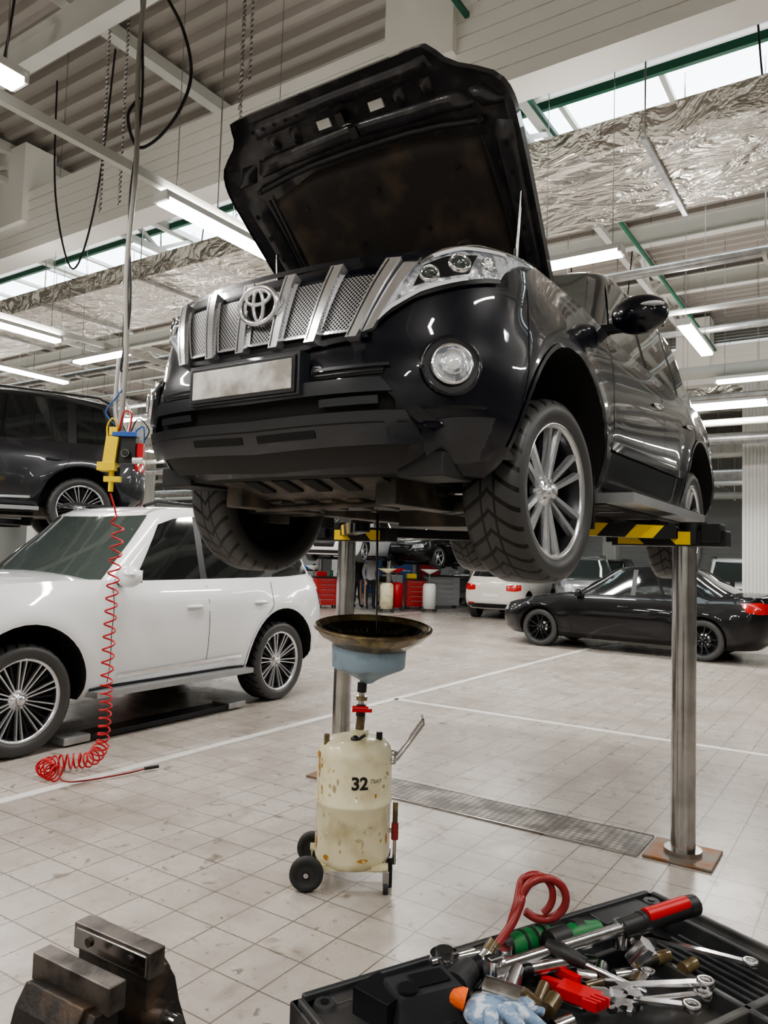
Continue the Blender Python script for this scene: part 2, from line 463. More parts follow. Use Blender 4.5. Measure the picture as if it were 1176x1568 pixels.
    def cabf(s,x,zf):
        b0,r0,r1,b1,wb,wr,zb=s.P['cab']; w=wb+(wr-wb)*zf; q=min(.9999,abs(x)/w)
        y=b0+(r0-b0)*zf+.30*(1-(1-q**2.6)**(1/2.6)); return Vector((x,y,zb+zf*(s.frz(y)-zb)))
    def cabr(s,x,zf):
        b0,r0,r1,b1,wb,wr,zb=s.P['cab']; w=wb+(wr-wb)*zf; q=min(.9999,abs(x)/w)
        y=b1+(r1-b1)*zf-.30*(1-(1-q**2.6)**(1/2.6)); return Vector((x,y,zb+zf*(s.frz(y)-zb)))
    def cabin(s,wins,roofm=None,ws=(.03,.93)):
        P=s.P; b0,r0,r1,b1,wb,wr,zb=P['cab']
        na,nb,nc=12,20,12; nt=na+nb+nc
        prof=[(-.12,0),(0,0),(.3,0),(.6,0),(.85,0),(.93,.008),(.97,.022),(.992,.05),(1,.09)]
        b=MB(); vs=[];idx={}
        for j,(zf,ins) in enumerate(prof):
            yf=b0+(r0-b0)*zf+ins; yr=b1+(r1-b1)*zf-ins; w=wb+(wr-wb)*zf-ins; L=.30; n=2.6
            for i in range(nt+1):
                if i<=na: th=i/na*math.pi/2; x=w*math.sin(th)**(2/n); y=yf+L*(1-max(0,math.cos(th))**(2/n))
                elif i<=na+nb: f=(i-na)/nb; x=w; y=(yf+L)*(1-f)+(yr-L)*f
                else: th=(nt-i)/nc*math.pi/2; x=w*math.sin(th)**(2/n); y=yr-L*(1-max(0,math.cos(th))**(2/n))
                if i in (0,nt): x=0
                z=zb+zf*(s.frz(y)-zb)
                idx[(j,i,1)]=len(vs); vs.append((x,y,z))
                if i in (0,nt): idx[(j,i,-1)]=idx[(j,i,1)]
                else: idx[(j,i,-1)]=len(vs); vs.append((-x,y,z))
        fs=[]
        def dd(q):
            r=[]
            for a in q:
                if a not in r: r.append(a)
            return r
        for j in range(len(prof)-1):
            for i in range(nt):
                fs.append(dd([idx[(j,i,1)],idx[(j,i+1,1)],idx[(j+1,i+1,1)],idx[(j+1,i,1)]]))
                fs.append(dd([idx[(j,i,-1)],idx[(j+1,i,-1)],idx[(j+1,i+1,-1)],idx[(j,i+1,-1)]]))
        K=6; rows=[]; j=len(prof)-1
        for i in range(nt+1):
            r=idx[(j,i,1)];l=idx[(j,i,-1)]
            if i in(0,nt): rows.append([r]*(K+1)); continue
            row=[r];X,Y,Z=vs[r]
            for k in range(1,K): u=1-2*k/K; row.append(len(vs)); vs.append((X*u,Y,Z+.02*(1-u*u)*min(1,X/.4)))
            row.append(l); rows.append(row)
        for i in range(nt):
            for k in range(K):
                q=dd([rows[i][k],rows[i+1][k],rows[i+1][k+1],rows[i][k+1]])
                if len(q)>2: fs.append(q)
        b.add(vs,fs,roofm or s.paint,True)
        c=Vector((0,s.WB/2,1.0))
        b.patch(s.cabf,[(-wb*.93,ws[0]),(0,ws[0]),(wb*.93,ws[0])],[(-wr*.90,ws[1]),(0,ws[1]),(wr*.90,ws[1])],GLS2,16,5,.005,c)
        b.patch(s.cabr,[(-wb*.82,.25),(0,.25),(wb*.82,.25)],[(-wr*.82,.9),(0,.9),(wr*.82,.9)],GLS,12,4,.005,c)
        for sg in (1,-1):
            F=lambda y,zf,sg=sg: s.cabx(y,zf,sg)
            for bt,tp in wins:
                b.patch(F,bt,tp,GLS,8,4,.006,c)
            for (bt,tp),(bt2,tp2) in zip(wins[:-1],wins[1:]):
                b.patch(F,[bt[-1],bt2[0]],[tp[-1],tp2[0]],PLAS,2,4,.004,c)
            b.ribbon(F,[(wins[0][0][0][0],.02),(wins[-1][0][-1][0],.02)],.022,CHR if P.get('chrome',1) else PLAS,.010,c)
        return b.make('cabin',s.E)
    def wheels(s,R,wd,rr,style,droop=0,steer=0,track=.80,zr=None):
        for i,(y,st) in enumerate(((0,steer),(s.WB,0))):
            for k,sg in enumerate((1,-1)):
                wheel('wheel_%d'%(i*2+k+1),s.E,(sg*track,y,R-droop),R,wd,rr,style,sg>0,st)
    def mirror(s,b,y,z,x,m=None,sc=1):
        m=m or s.paint
        for sg in (1,-1):
            b.sphere((sg*(x+.13*sc),y,z),1,m,(.125*sc,.085*sc,.088*sc),20)
            b.box((sg*(x+.02),y+.02,z-.05),(.14,.06,.04),PLAS)
            b.patch(lambda a,c,sg=sg:Vector((sg*(x+.13*sc+a),y+.06*sc,z+c)),[(-.09*sc,-.05*sc),(.09*sc,-.05*sc)],[(-.09*sc,.05*sc),(.09*sc,.05*sc)],CHR,2,2,.002)
            b.sphere((sg*(x+.19*sc),y-.050*sc,z+.02*sc),1,LAMPW,(.06*sc,.04*sc,.014),12)
    def seams(s,b,lines,w=.007):
        for sg in (1,-1):
            for l in lines: b.ribbon(s.Fs(sg),l,w,LINER,.0015,s.cen)
    def handle(s,b,y,z,m=None):
        for sg in (1,-1):
            x=s.SIDE(y,z); b.sphere((sg*(x+.012),y,z),1,m or s.paint,(.022,.10,.017),14)
    def ring(s,b,F,a,c,r,m,off=.01,t=.012,seg=24):
        p=offp(F,a,c,off,s.cen); n=offn(F,a,c,s.cen)
        Q=Matrix.Translation(p)@n.to_track_quat('Z','Y').to_matrix().to_4x4()
        b.lathe([(r-t,-t),(r-t*.5,t*.6),(r,t*.3),(r+t*.3,-t)],m,Q,seg)
    def disc(s,b,F,a,c,r,m,off=.01,dome=.02,seg=24):
        p=offp(F,a,c,off,s.cen); n=offn(F,a,c,s.cen)
        Q=Matrix.Translation(p)@n.to_track_quat('Z','Y').to_matrix().to_4x4()
        b.lathe([(r,0),(r*.8,dome*.4),(r*.5,dome*.8),(.001,dome)],m,Q,seg)
SUVW=[([(.98,.06),(1.5,.05),(1.72,.05)],[(1.32,.80),(1.5,.86),(1.72,.88)]),([(1.80,.05),(2.3,.05),(2.62,.06)],[(1.80,.88),(2.3,.88),(2.60,.87)]),([(2.72,.08),(3.0,.10),(3.30,.14)],[(2.70,.86),(2.95,.85),(3.12,.82)])]
def suv_P(**k):
    P=dict(zb=.32,yf=[(.30,-.78),(.42,-.88),(.55,-.93),(.72,-.925),(.86,-.885),(1.0,-.86),(1.12,-.82),(1.25,-.74)],
      yr=[(.3,3.45),(.5,3.68),(.8,3.70),(1.1,3.68),(1.25,3.62)],
      w=[(.28,.80),(.40,.885),(.6,.93),(.85,.94),(1.05,.92),(1.2,.86),(1.3,.82)],
      top=[(-.93,1.07),(-.8,1.12),(-.4,1.18),(.5,1.22),(1.0,1.21),(3.7,1.24)],
      Lc=.65,n=2.8,Lr=.45,nr=3,WB=2.79,zc=.42,ar=.50,fl=.028,crown=lambda y:.05 if y<.6 else .0,
      roof=[(1.1,1.78),(1.6,1.85),(2.4,1.87),(3.4,1.80)],cab=(.50,1.22,3.30,3.60,.85,.67,1.17))
    P.update(k); return P
def generic_suv(name,loc,phi,paint,scale=1,style='multi',R=.40,droop=0,res=.7,steer=0,cladm=None):
    c=Car(name,suv_P(),loc,phi,paint,scale,res); c.body(); c.cabin(SUVW)
    b=MB()
    c.seams(b,[[(.72,.38),(.70,.8),(.74,1.16)],[(1.76,.38),(1.76,1.16)],[(2.66,1.18),(2.62,.95),(2.38,.72),(2.3,.5),(2.3,.38)],[(.72,.40),(2.3,.40)]])
    c.handle(b,1.58,.98); c.handle(b,2.45,.99)
    c.mirror(b,.80,1.25,.86)
    for sg in (1,-1):
        F=c.Fs(sg)
        b.patch(F,[(.55,.34),(2.25,.34)],[(.55,.40),(2.25,.40)],cladm or PLAS,10,1,.012,c.cen,thick=.02)
        b.ribbon(F,[(.8,.47),(2.2,.50)],.03,CHR,.012,c.cen)
        b.box((sg*.93,1.42,.36),(.16,1.75,.045),ALUR if cladm is None else cladm)
        b.tube([(sg*.60,1.25,1.845),(sg*.60,1.40,1.89),(sg*.60,3.0,1.89),(sg*.60,3.15,1.83)],.016,PLAS)
        for yc in (0,c.WB):
            b.ribbon(F,[(yc+.510*math.cos(rad(t)),.42+.510*math.sin(rad(t))) for t in range(-5,186,10)],.02,paint,.006,c.cen,2)
    N=c.Fn(); T=c.Ft()
    b.patch(N,[(-.45,.55),(0,.5),(.45,.55)],[(-.5,1.02),(0,1.05),(.5,1.02)],GRM,10,6,.006,c.cen)
    b.ribbon(N,[(-.45,.55),(-.5,1.02),(.5,1.02),(.45,.55),(-.45,.55)],.03,CHR,.012,c.cen)
    for sg in (1,-1):
        b.patch(N,[(sg*.52,.88),(sg*.82,.96)],[(sg*.52,1.03),(sg*.80,1.08)],LAMP,8,3,.006,c.cen)
        b.patch(T,[(sg*.50,.92),(sg*.72,.90),(sg*.88,.92)],[(sg*.50,1.06),(sg*.72,1.10),(sg*.85,1.10)],TAIL,8,3,.008,c.cen)
        b.patch(c.Fs(sg),[(3.45,.93),(3.6,.92)],[(3.40,1.10),(3.58,1.10)],TAIL,5,3,.008,c.cen)
        b.patch(T,[(sg*.55,.48),(sg*.75,.48)],[(sg*.55,.53),(sg*.75,.53)],TAIL,4,1,.008,c.cen)
    b.patch(T,[(-.26,.70),(.26,.70)],[(-.26,.81),(.26,.81)],WHT,4,1,.012,c.cen)
    b.patch(T,[(-.8,.36),(.8,.36)],[(-.8,.50),(.8,.50)],PLAS,10,2,.010,c.cen)
    b.box((0,1.4,.34),(1.1,3.6,.12),UNDER)
    b.make('trim_details',c.E)
    c.wheels(R,.28,.285,style,droop,steer); return c
SEDW=[([(.95,.10),(1.3,.08),(1.60,.08)],[(1.30,.84),(1.45,.88),(1.60,.89)]),([(1.68,.08),(2.1,.08),(2.46,.10)],[(1.68,.89),(2.1,.88),(2.40,.85)]),([(2.54,.12),(2.72,.12),(2.95,.16)],[(2.48,.80),(2.58,.76),(2.70,.62)])]
def generic_sedan(name,loc,phi,paint,scale=1,style='black',res=.7,wins=SEDW):
    P=dict(zb=.20,yf=[(.2,-.80),(.35,-.92),(.5,-.95),(.65,-.90),(.8,-.78),(.95,-.6)],yr=[(.2,3.5),(.35,3.68),(.6,3.76),(.9,3.78),(1.05,3.72)],
      w=[(.18,.78),(.3,.86),(.5,.90),(.7,.90),(.88,.86),(1.0,.80)],top=[(-.95,.66),(-.75,.72),(-.2,.84),(.5,.94),(1,.96),(2.6,1.0),(3.3,1.04),(3.8,1.02)],
      Lc=.70,n=2.4,Lr=.5,nr=2.7,WB=2.75,zc=.34,ar=.365,fl=.02,crown=lambda y:.05,wd=.35,chrome=0,
      roof=[(1.1,1.40),(1.7,1.47),(2.4,1.46),(2.9,1.38)],cab=(.45,1.18,2.60,3.42,.81,.60,.93))
    c=Car(name,P,loc,phi,paint,scale,res); c.body(); c.cabin(wins)
    b=MB(); c.seams(b,[[(.60,.25),(.58,.6),(.62,.90)],[(1.64,.25),(1.64,.92)],[(2.55,.95),(2.48,.7),(2.30,.5),(2.28,.25)]])
    c.handle(b,1.5,.78); c.handle(b,2.4,.80); c.mirror(b,.72,.98,.80,sc=.8)
    N=c.Fn(); T=c.Ft()
    b.patch(N,[(-.3,.42),(.3,.42)],[(-.36,.62),(.36,.62)],PLAS,8,3,.006,c.cen); b.ribbon(N,[(-.36,.62),(.36,.62)],.02,CHR,.01,c.cen)
    b.patch(N,[(-.6,.24),(.6,.24)],[(-.6,.33),(.6,.33)],PLAS,8,2,.006,c.cen)
    for sg in (1,-1):
        b.patch(N,[(sg*.45,.56),(sg*.76,.60)],[(sg*.45,.68),(sg*.72,.72)],LAMP,8,3,.006,c.cen)
        b.patch(T,[(sg*.45,.80),(sg*.84,.78)],[(sg*.45,.93),(sg*.80,.95)],TAIL,8,3,.008,c.cen)
        b.patch(c.Fs(sg),[(3.40,.80),(3.62,.78)],[(3.30,.94),(3.6,.96)],TAIL,6,3,.008,c.cen)
    b.patch(T,[(-.26,.62),(.26,.62)],[(-.26,.73),(.26,.73)],WHT,4,1,.012,c.cen)
    b.box((0,1.4,.22),(1.1,3.4,.1),UNDER)
    b.make('trim_details',c.E); c.wheels(.33,.22,.235,style,0,0,.77); return c
# ================================================================ HERO SUV
C0=Vector((-.016,3.747,0)); Z0=1.60
P=suv_P(bay=True,crown=lambda y:-.25 if y<.55 else 0,Lc=.66,n=2.95,
  yf=[(.30,-.78),(.42,-.88),(.55,-.93),(.70,-.93),(.80,-.90),(.90,-.885),(1.02,-.86),(1.14,-.82),(1.28,-.74)],
  top=[(-.93,1.08),(-.80,1.15),(-.55,1.215),(-.25,1.25),(.5,1.265),(1.0,1.22),(3.7,1.24)],
  w=[(.28,.82),(.40,.90),(.6,.95),(.85,.955),(1.05,.935),(1.2,.885),(1.32,.84)])
H=Car('black_suv',P,(C0.x,C0.y,Z0),PHI,PB,1,1.5); H.body(); H.cabin(SUVW)
b=MB(); N=H.Fn(); T=H.Ft(); cen=H.cen
k=lambda x,z: x*(1+.24*(z-.84)/.25)
b.patch(N,[(-.50,.84),(0,.80),(.50,.84)],[(-.60,1.07),(0,1.10),(.60,1.07)],LINER,24,6,.003,cen)
BX=[-.445,-.267,-.089,.089,.267,.445]
for i in range(5):
    a,c=BX[i]+.026,BX[i+1]-.026
    b.patch(N,[(k(a,.84),.84),(k(c,.84),.84)],[(k(a,1.07),1.07),(k(c,1.07),1.07)],GRM,6,6,.012,cen)
    b.ribbon(N,[(k(a,1.08),1.08),(k(a,.845),.845),(k(c,.845),.845),(k(c,1.08),1.08)],.011,CHRG,.020,cen)
for x0 in BX:
    xt=x0*1.25
    b.patch(N,[(x0-.022,.805),(x0+.022,.805)],[(xt-.027,1.11),(xt+.027,1.11)],CHRG,4,10,.044,cen,thick=.042)
    b.ribbon(N,[(x0-.012,.812),(xt-.014,1.105)],.005,PLAS,.0455,cen)
for sg in (1,-1):
    b.patch(N,[(sg*.480,.832),(sg*.520,.845)],[(sg*.590,1.105),(sg*.645,1.12)],CHRG,4,8,.024,cen,thick=.02)
b.ribbon(N,[(-.64,1.118),(-.3,1.13),(0,1.135),(.3,1.13),(.64,1.118)],.03,PB,.03,cen)
b.ribbon(N,[(-.50,.822),(-.2,.795),(.2,.795),(.50,.822)],.02,PB,.02,cen)
p=offp(N,0,.985,.064,cen); Q=Matrix.Translation(p)@Matrix.Rotation(rad(90+6),4,'X')
def ell(rx,ry,cx=0,cy=0,nn=32): return [(cx+rx*math.cos(2*math.pi*i/nn),cy+ry*math.sin(2*math.pi*i/nn),0) for i in range(nn)]
b.tube(ell(.098,.072),.012,CHRG,8,Q,True); b.tube(ell(.062,.028,0,.032),.009,CHRG,8,Q,True); b.tube(ell(.026,.062,0,0),.009,CHRG,8,Q,True)
b.lathe([(.0,-.02),(.085,-.02)],LINER,Q@Matrix.Diagonal((1,.75,1,1)),24)
for sg in (1,-1):
    bot=[(.490,.835),(.555,.900),(.65,.965),(.76,1.010),(.875,1.055)]; top=[(.525,.885),(.625,1.08),(.70,1.165),(.785,1.205),(.880,1.205)]
    S=lambda l:[(sg*a,c) for a,c in l]
    b.patch(N,S(bot),S(top),LAMP,24,8,.012,cen,thick=.012)
    b.patch(N,S([(.64,1.005),(.72,1.04),(.80,1.065)]),S([(.66,1.095),(.72,1.135),(.80,1.155)]),PLAS,8,4,.015,cen)
    b.ribbon(N,S(bot),.020,PLAS,.016,cen); b.ribbon(N,S(top),.010,CHR,.018,cen)
    b.ribbon(N,S([(.51,.862),(.575,.925),(.665,.985),(.72,1.008),(.80,1.04)]),.016,LAMPW,.020,cen)
    b.ribbon(N,S([(.68,1.13),(.75,1.175),(.85,1.19)]),.020,LAMPW,.020,cen)
    for (x,z,r) in ((.685,1.055,.036),(.765,1.105,.042)):
        H.ring(b,N,sg*x,z,r,CHR,.022,.011); H.disc(b,N,sg*x,z,r-.008,GLS2,.018,.022)
    H.ring(b,N,sg*.835,1.12,.028,CHR,.020,.008); H.disc(b,N,sg*.835,1.12,.02,LAMPW,.016,.014)
    x,z=.795,.70
    H.disc(b,N,sg*x,z,.112,PLAS,.004,.004); H.ring(b,N,sg*x,z,.112,PB,.006,.016,36)
    H.ring(b,N,sg*x,z,.076,CHR,.024,.014,36); H.disc(b,N,sg*x,z,.068,LAMP,.018,.025); H.ring(b,N,sg*x,z,.045,CHR,.042,.006)
    H.disc(b,N,sg*x,z,.028,LAMPW,.040,.01)
    b.patch(N,S([(.30,.660),(.58,.670)]),S([(.30,.690),(.58,.695)]),LINER,8,2,.005,cen); b.ribbon(N,S([(.30,.696),(.60,.702)]),.012,BUMP,.014,cen)
    b.ribbon(N,S([(.30,.676),(.58,.683)]),.005,BUMP,.008,cen)
    b.patch(N,S([(.56,.640),(.62,.580),(.67,.52),(.73,.47)]),S([(.60,.655),(.66,.60),(.71,.54),(.765,.49)]),PB,12,2,.030,cen,thick=.03)
    b.ribbon(N,S([(.70,.545),(.80,.552),(.92,.562)]),.012,LINER,.004,cen)
    b.patch(N,S([(.68,.36),(.79,.37),(.89,.40)]),S([(.70,.50),(.81,.52),(.90,.53)]),BUMP,8,3,.012,cen,thick=.02)
    b.patch(N,S([(.74,.485),(.76,.487)]),S([(.74,.498),(.76,.50)]),LAMPW,2,2,.02,cen)
b.patch(N,[(-.62,.60),(0,.59),(.62,.60)],[(-.58,.648),(0,.640),(.58,.648)],BUMP,20,2,.042,cen,thick=.042)
b.patch(N,[(-.62,.53),(0,.52),(.62,.53)],[(-.62,.60),(0,.59),(.62,.60)],LINER,20,2,.006,cen)
b.patch(N,[(-.70,.44),(0,.42),(.70,.44)],[(-.66,.540),(0,.530),(.66,.540)],BUMP,24,3,.050,cen,thick=.05)
b.ribbon(N,[(-.66,.505),(0,.495),(.66,.505)],.006,LINER,.0515,cen)
for sg in (1,-1):
    b.patch(N,[(sg*.04,.455),(sg*.32,.46)],[(sg*.04,.480),(sg*.32,.485)],LINER,6,1,.0525,cen)
    b.patch(N,[(sg*.34,.555),(sg*.57,.56)],[(sg*.34,.582),(sg*.57,.588)],BUMP,6,1,.030,cen,thick=.03)
b.patch(N,[(-.60,.36),(0,.34),(.60,.36)],[(-.66,.44),(0,.42),(.66,.44)],PLASM,20,2,.018,cen,thick=.04)
b.box((-.02,-.958,.685),(.59,.06,.165),BUMP)
H.seams(b,[[(.70,.38),(.68,.8),(.72,1.18)],[(1.76,.38),(1.76,1.18)],[(2.66,1.18),(2.62,.95),(2.38,.72),(2.3,.5),(2.3,.38)],[(.70,.39),(2.3,.39)],[(-.50,.60),(-.42,.93),(-.38,1.08)]])
H.handle(b,1.58,.97,CHR); H.handle(b,2.45,.98,CHR)
for sg in (1,-1):
    F=H.Fs(sg)
    b.ribbon(F,[(.60,.60),(1.4,.61),(2.25,.62)],.05,PB,.014,cen)
    for yc in (0,H.WB):
        pts=[(yc+.512*math.cos(rad(t)),.42+.512*math.sin(rad(t))) for t in range(-5,186,8)]
        b.ribbon(F,pts,.022,PB,.006,cen,2)
    b.box((sg*.99,1.40,.325),(.22,1.74,.05),ALUR); b.box((sg*1.00,1.40,.357),(.15,1.62,.012),PLASM); b.box((sg*.93,1.40,.298),(.06,1.70,.01),PLASM)
    for y in (.75,1.4,2.05): b.box((sg*.80,y,.33),(.3,.05,.03),PLAS)
    b.box((sg*.80,.50,.30),(.24,.02,.26),PLASM)
    b.patch(H.Ft(),[(sg*.60,.85),(sg*.75,.84),(sg*.88,.86)],[(sg*.60,1.10),(sg*.75,1.12),(sg*.85,1.12)],TAIL,8,3,.008,cen)
H.mirror(b,.82,1.31,.89,None,1.18)
b.make('front_and_trim',H.E)
pl=MB(); pl.box((0,0,0),(.53,.008,.115),mat('plate_blurred',(.85,.85,.83),.35,noise=((.38,.35,.31),7,.42,.62)))
pl.box((0,.006,0),(.56,.008,.145),PLAS); pl.make('license_plate',H.E,(-.02,-.998,.682),0,.003)
u=MB()
u.box((0,1.35,.35),(.95,3.3,.14),UNDER)
for sg in (1,-1):
    u.box((sg*.42,1.4,.28),(.10,4.0,.13),UNDER)
    u.cyl((sg*.42,-.0,.33),(sg*.72,0,.30),.035,UNDER); u.box((sg*.56,.08,.24),(.36,.10,.05),UNDER,rz=sg*.2)
    u.box((sg*.56,-.12,.24),(.36,.06,.05),UNDER,rz=-sg*.3); u.box((sg*.70,0,.30),(.08,.16,.26),UNDER)
    u.cyl((sg*.55,.02,.28),(sg*.52,.04,.75),.045,PLASM); u.cyl((sg*.55,2.79,.3),(sg*.5,2.75,.75),.05,PLASM)
    u.tube([(sg*.70,-.14,.3),(sg*.4,-.16,.3),(0,-.17,.31)],.015,STEEL)
    u.box((sg*.66,-.62,.35),(.20,.24,.09),PLASM)
u.add([(-.42,-.80,.36),(.42,-.80,.36),(.46,-.45,.26),(-.46,-.45,.26),(.42,.05,.24),(-.42,.05,.24),(.4,.5,.28),(-.4,.5,.28)],[(0,3,2,1),(3,5,4,2),(5,7,6,4)],UNDER)
for i in range(5): u.box((-.30+i*.15,-.28,.245),(.07,.34,.02),UNDER,rx=-.05)
for i in range(4): u.box((-.24+i*.16,-.62,.305),(.08,.14,.02),LINER,rx=-.28)
for sx in (-.33,0,.33): u.cyl((sx,-.05,.235),(sx,-.05,.225),.02,STEEL)
u.box((0,.75,.24),(.42,.5,.12),UNDER); u.cyl((0,1.0,.30),(0,2.7,.30),.035,UNDER); u.cyl((-.6,2.79,.32),(.6,2.79,.32),.05,UNDER); u.sphere((0,2.79,.32),.16,UNDER)
u.cyl((-.30,.9,.26),(-.30,2.3,.26),.06,STEEL); u.cyl((-.46,-.40,.22),(.46,-.40,.24),.014,UNDER)
u.make('underbody',H.E,bevel=.008)
H.wheels(.400,.275,.290,'twin6',.090,rad(-4),.80)
e=MB(); e.box((0,-.10,.95),(.8,.7,.16),PLASM); e.box((.45,.2,1.0),(.3,.3,.16),PLASM); e.box((0,-.74,1.05),(1.1,.10,.05),PLASM)
e.make('engine_bay',H.E,bevel=.02)
# hood
hh=MB()
hw=keyf([(0,.74),(.5,.785),(.95,.82),(1.10,.815),(1.19,.76),(1.28,.61),(1.345,.565),(1.38,.54)])
def HS(u_,d,inn=0.0):
    w=hw(d); x=u_*w
    cr_=.055*(1-.85*max(0,min(1,(d-.8)/.5)))
    h=cr_*(1-u_*u_)+.02 -.07*max(0,(d-1.1)/.28)**2 -.045*max(0,(abs(u_)-.86)/.14)**2 + .02*math.exp(-((abs(x)-.45)/.06)**2)*(1 if d<1.1 else max(0,1-(d-1.1)/.2))
    return Vector((x,-d,h-inn))
ND,NU=36,32; dl=[1.38*i/ND for i in range(ND+1)]
for inn,m,fl in ((0,PB,1),(.030,HIN,-1)):
    vs=[HS(-1+2*j/NU,d,inn) for d in dl for j in range(NU+1)]
    fs=[]
    for i in range(ND):
        for j in range(NU):
            q=(i*(NU+1)+j,i*(NU+1)+j+1,(i+1)*(NU+1)+j+1,(i+1)*(NU+1)+j); fs.append(q if fl<0 else q[::-1])
    hh.add(vs,fs,m,True)
ring=[(-1,d) for d in dl]+[(-1+2*j/NU,1.38) for j in range(1,NU+1)]+[(1,d) for d in dl[::-1][1:]]+[(1-2*j/NU,0) for j in range(1,NU)]
vs=[HS(a,d,-.003) for a,d in ring]+[HS(a,d,.045) for a,d in ring]; n_=len(ring)
hh.add(vs,[(i,(i+1)%n_,(i+1)%n_+n_,i+n_) for i in range(n_)],PB,True)
def slab(poly_b,poly_t,m,o1,o0=.03,nu=20,nv=8):
    def samp(l,t):
        k=t*(len(l)-1); i=min(int(k),len(l)-2); f=k-i; return (l[i][0]*(1-f)+l[i+1][0]*f,l[i][1]*(1-f)+l[i+1][1]*f)
    vs=[]
    for i in range(nu+1):
        a=samp(poly_b,i/nu);c=samp(poly_t,i/nu)
        for j in range(nv+1):
            f=j/nv; uu=a[0]*(1-f)+c[0]*f; d=a[1]*(1-f)+c[1]*f
            o=o0 if (min(i,nu-i)<1 or min(j,nv-j)<1) else o1
            vs.append(HS(uu/hw(d),d,o))
    fs=[(i*(nv+1)+j,i*(nv+1)+j+1,(i+1)*(nv+1)+j+1,(i+1)*(nv+1)+j) for i in range(nu) for j in range(nv)]
    hh.add(vs,fs,m,True)
slab([(-.58,.10),(-.3,.06),(.3,.06),(.58,.10)],[(-.62,.94),(-.3,1.02),(.3,1.02),(.62,.94)],LINP,.056,.03,28,22)
for sg in (1,-1):
    slab([(sg*.63,.05),(sg*.70,.05)],[(sg*.67,1.00),(sg*.785,.98)],HIN,.066,.03,4,20)
    slab([(sg*.66,1.06),(sg*.79,1.05)],[(sg*.60,1.15),(sg*.70,1.15)],HIN,.066,.03,4,5)
slab([(-.64,1.07),(0,1.10),(.64,1.07)],[(-.58,1.16),(0,1.18),(.58,1.16)],HIN,.070,.03,28,5)
slab([(-.52,1.25),(0,1.27),(.52,1.25)],[(-.50,1.34),(0,1.345),(.50,1.34)],HIN,.060,.03,24,4)
for x in (-.44,-.30,.30,.44): slab([(x-.03,1.17),(x+.03,1.17)],[(x-.03,1.25),(x+.03,1.25)],HIN,.055,.03,4,4)
def htube(pts,r,m,inn=.055,sub=8):
    L=[]
    for i in range(len(pts)-1):
        for k in range(sub): f=k/sub; L.append((pts[i][0]*(1-f)+pts[i+1][0]*f,pts[i][1]*(1-f)+pts[i+1][1]*f))
    L.append(pts[-1]); hh.tube([HS(a/hw(d),d,inn) for a,d in L],r,m,8)
htube([(-.66,1.015),(-.3,1.055),(0,1.06),(.3,1.055),(.66,1.015)],.014,PLASM,.062)
htube([(-.625,.96),(-.63,.6),(-.59,.10)],.009,PLASM); htube([(.625,.96),(.63,.6),(.59,.10)],.009,PLASM)
htube([(-.50,.12),(-.2,.14),(.2,.14),(.50,.12)],.012,LINP,.062); htube([(-.52,.30),(0,.26),(.52,.30)],.010,LINP,.06)
for x in (-.35,.35):
    hh.cyl(HS(x/hw(.45),.45,.052),HS(x/hw(.45),.45,.070),.055,LINP,.040,24); hh.cyl(HS(x/hw(.45),.45,.06),HS(x/hw(.45),.45,.073),.018,PLASM,.016,16)
for x,d in ((-.40,.2),(.40,.2),(0,.2),(0,.85),(-.45,.85),(.45,.85),(-.2,.6),(.2,.6)): hh.cyl(HS(x/hw(d),d,.05),HS(x/hw(d),d,.063),.014,PLASM,seg=12)
for i in range(15):
    x=-.49+i*.07; hh.cyl(HS(x/hw(1.30),1.30,.055),HS(x/hw(1.30),1.30,.063),.010,LINER,seg=10)
for sg in (-1,1):
    for i in range(7): d=.12+i*.13; x=sg*(.665+.012*i); hh.cyl(HS(x/hw(d),d,.055),HS(x/hw(d),d,.069),.014,LINER,seg=10)
for x,d in ((-.12,1.215),(.18,1.215)):  # white blocks stand in for light showing through the hood slots
    hh.box(HS(x/hw(d),d,.036),(.075,.04,.012),WHT,rx=-.1)
for x,d in ((0,1.22),(.03,1.14)): hh.box(HS(x/hw(d),d,.06),(.04,.05,.05),PLAS)
hh.tube([HS(.0,1.18,.07),HS(.0,1.19,.10),HS(.05,1.19,.10),HS(.05,1.18,.07)],.005,STEEL)
for x in (-.64,.64):
    for d in (1.02,.12): hh.cyl(HS(x/hw(d),d,.04),HS(x/hw(d),d,.08),.016,PLASM,.012,12)
hh.make('hood',H.E,(0,.50,1.255),rot=(rad(-42.3),0,0))
st=MB(); st.cyl((.70,-.02,1.15),(.735,-.03,1.68),.007,STEEL); st.cyl((.70,-.02,1.12),(.712,-.02,1.42),.013,PLAS); st.cyl((-.70,-.02,1.15),(-.735,-.03,1.68),.007,STEEL)
st.make('hood_struts',H.E)
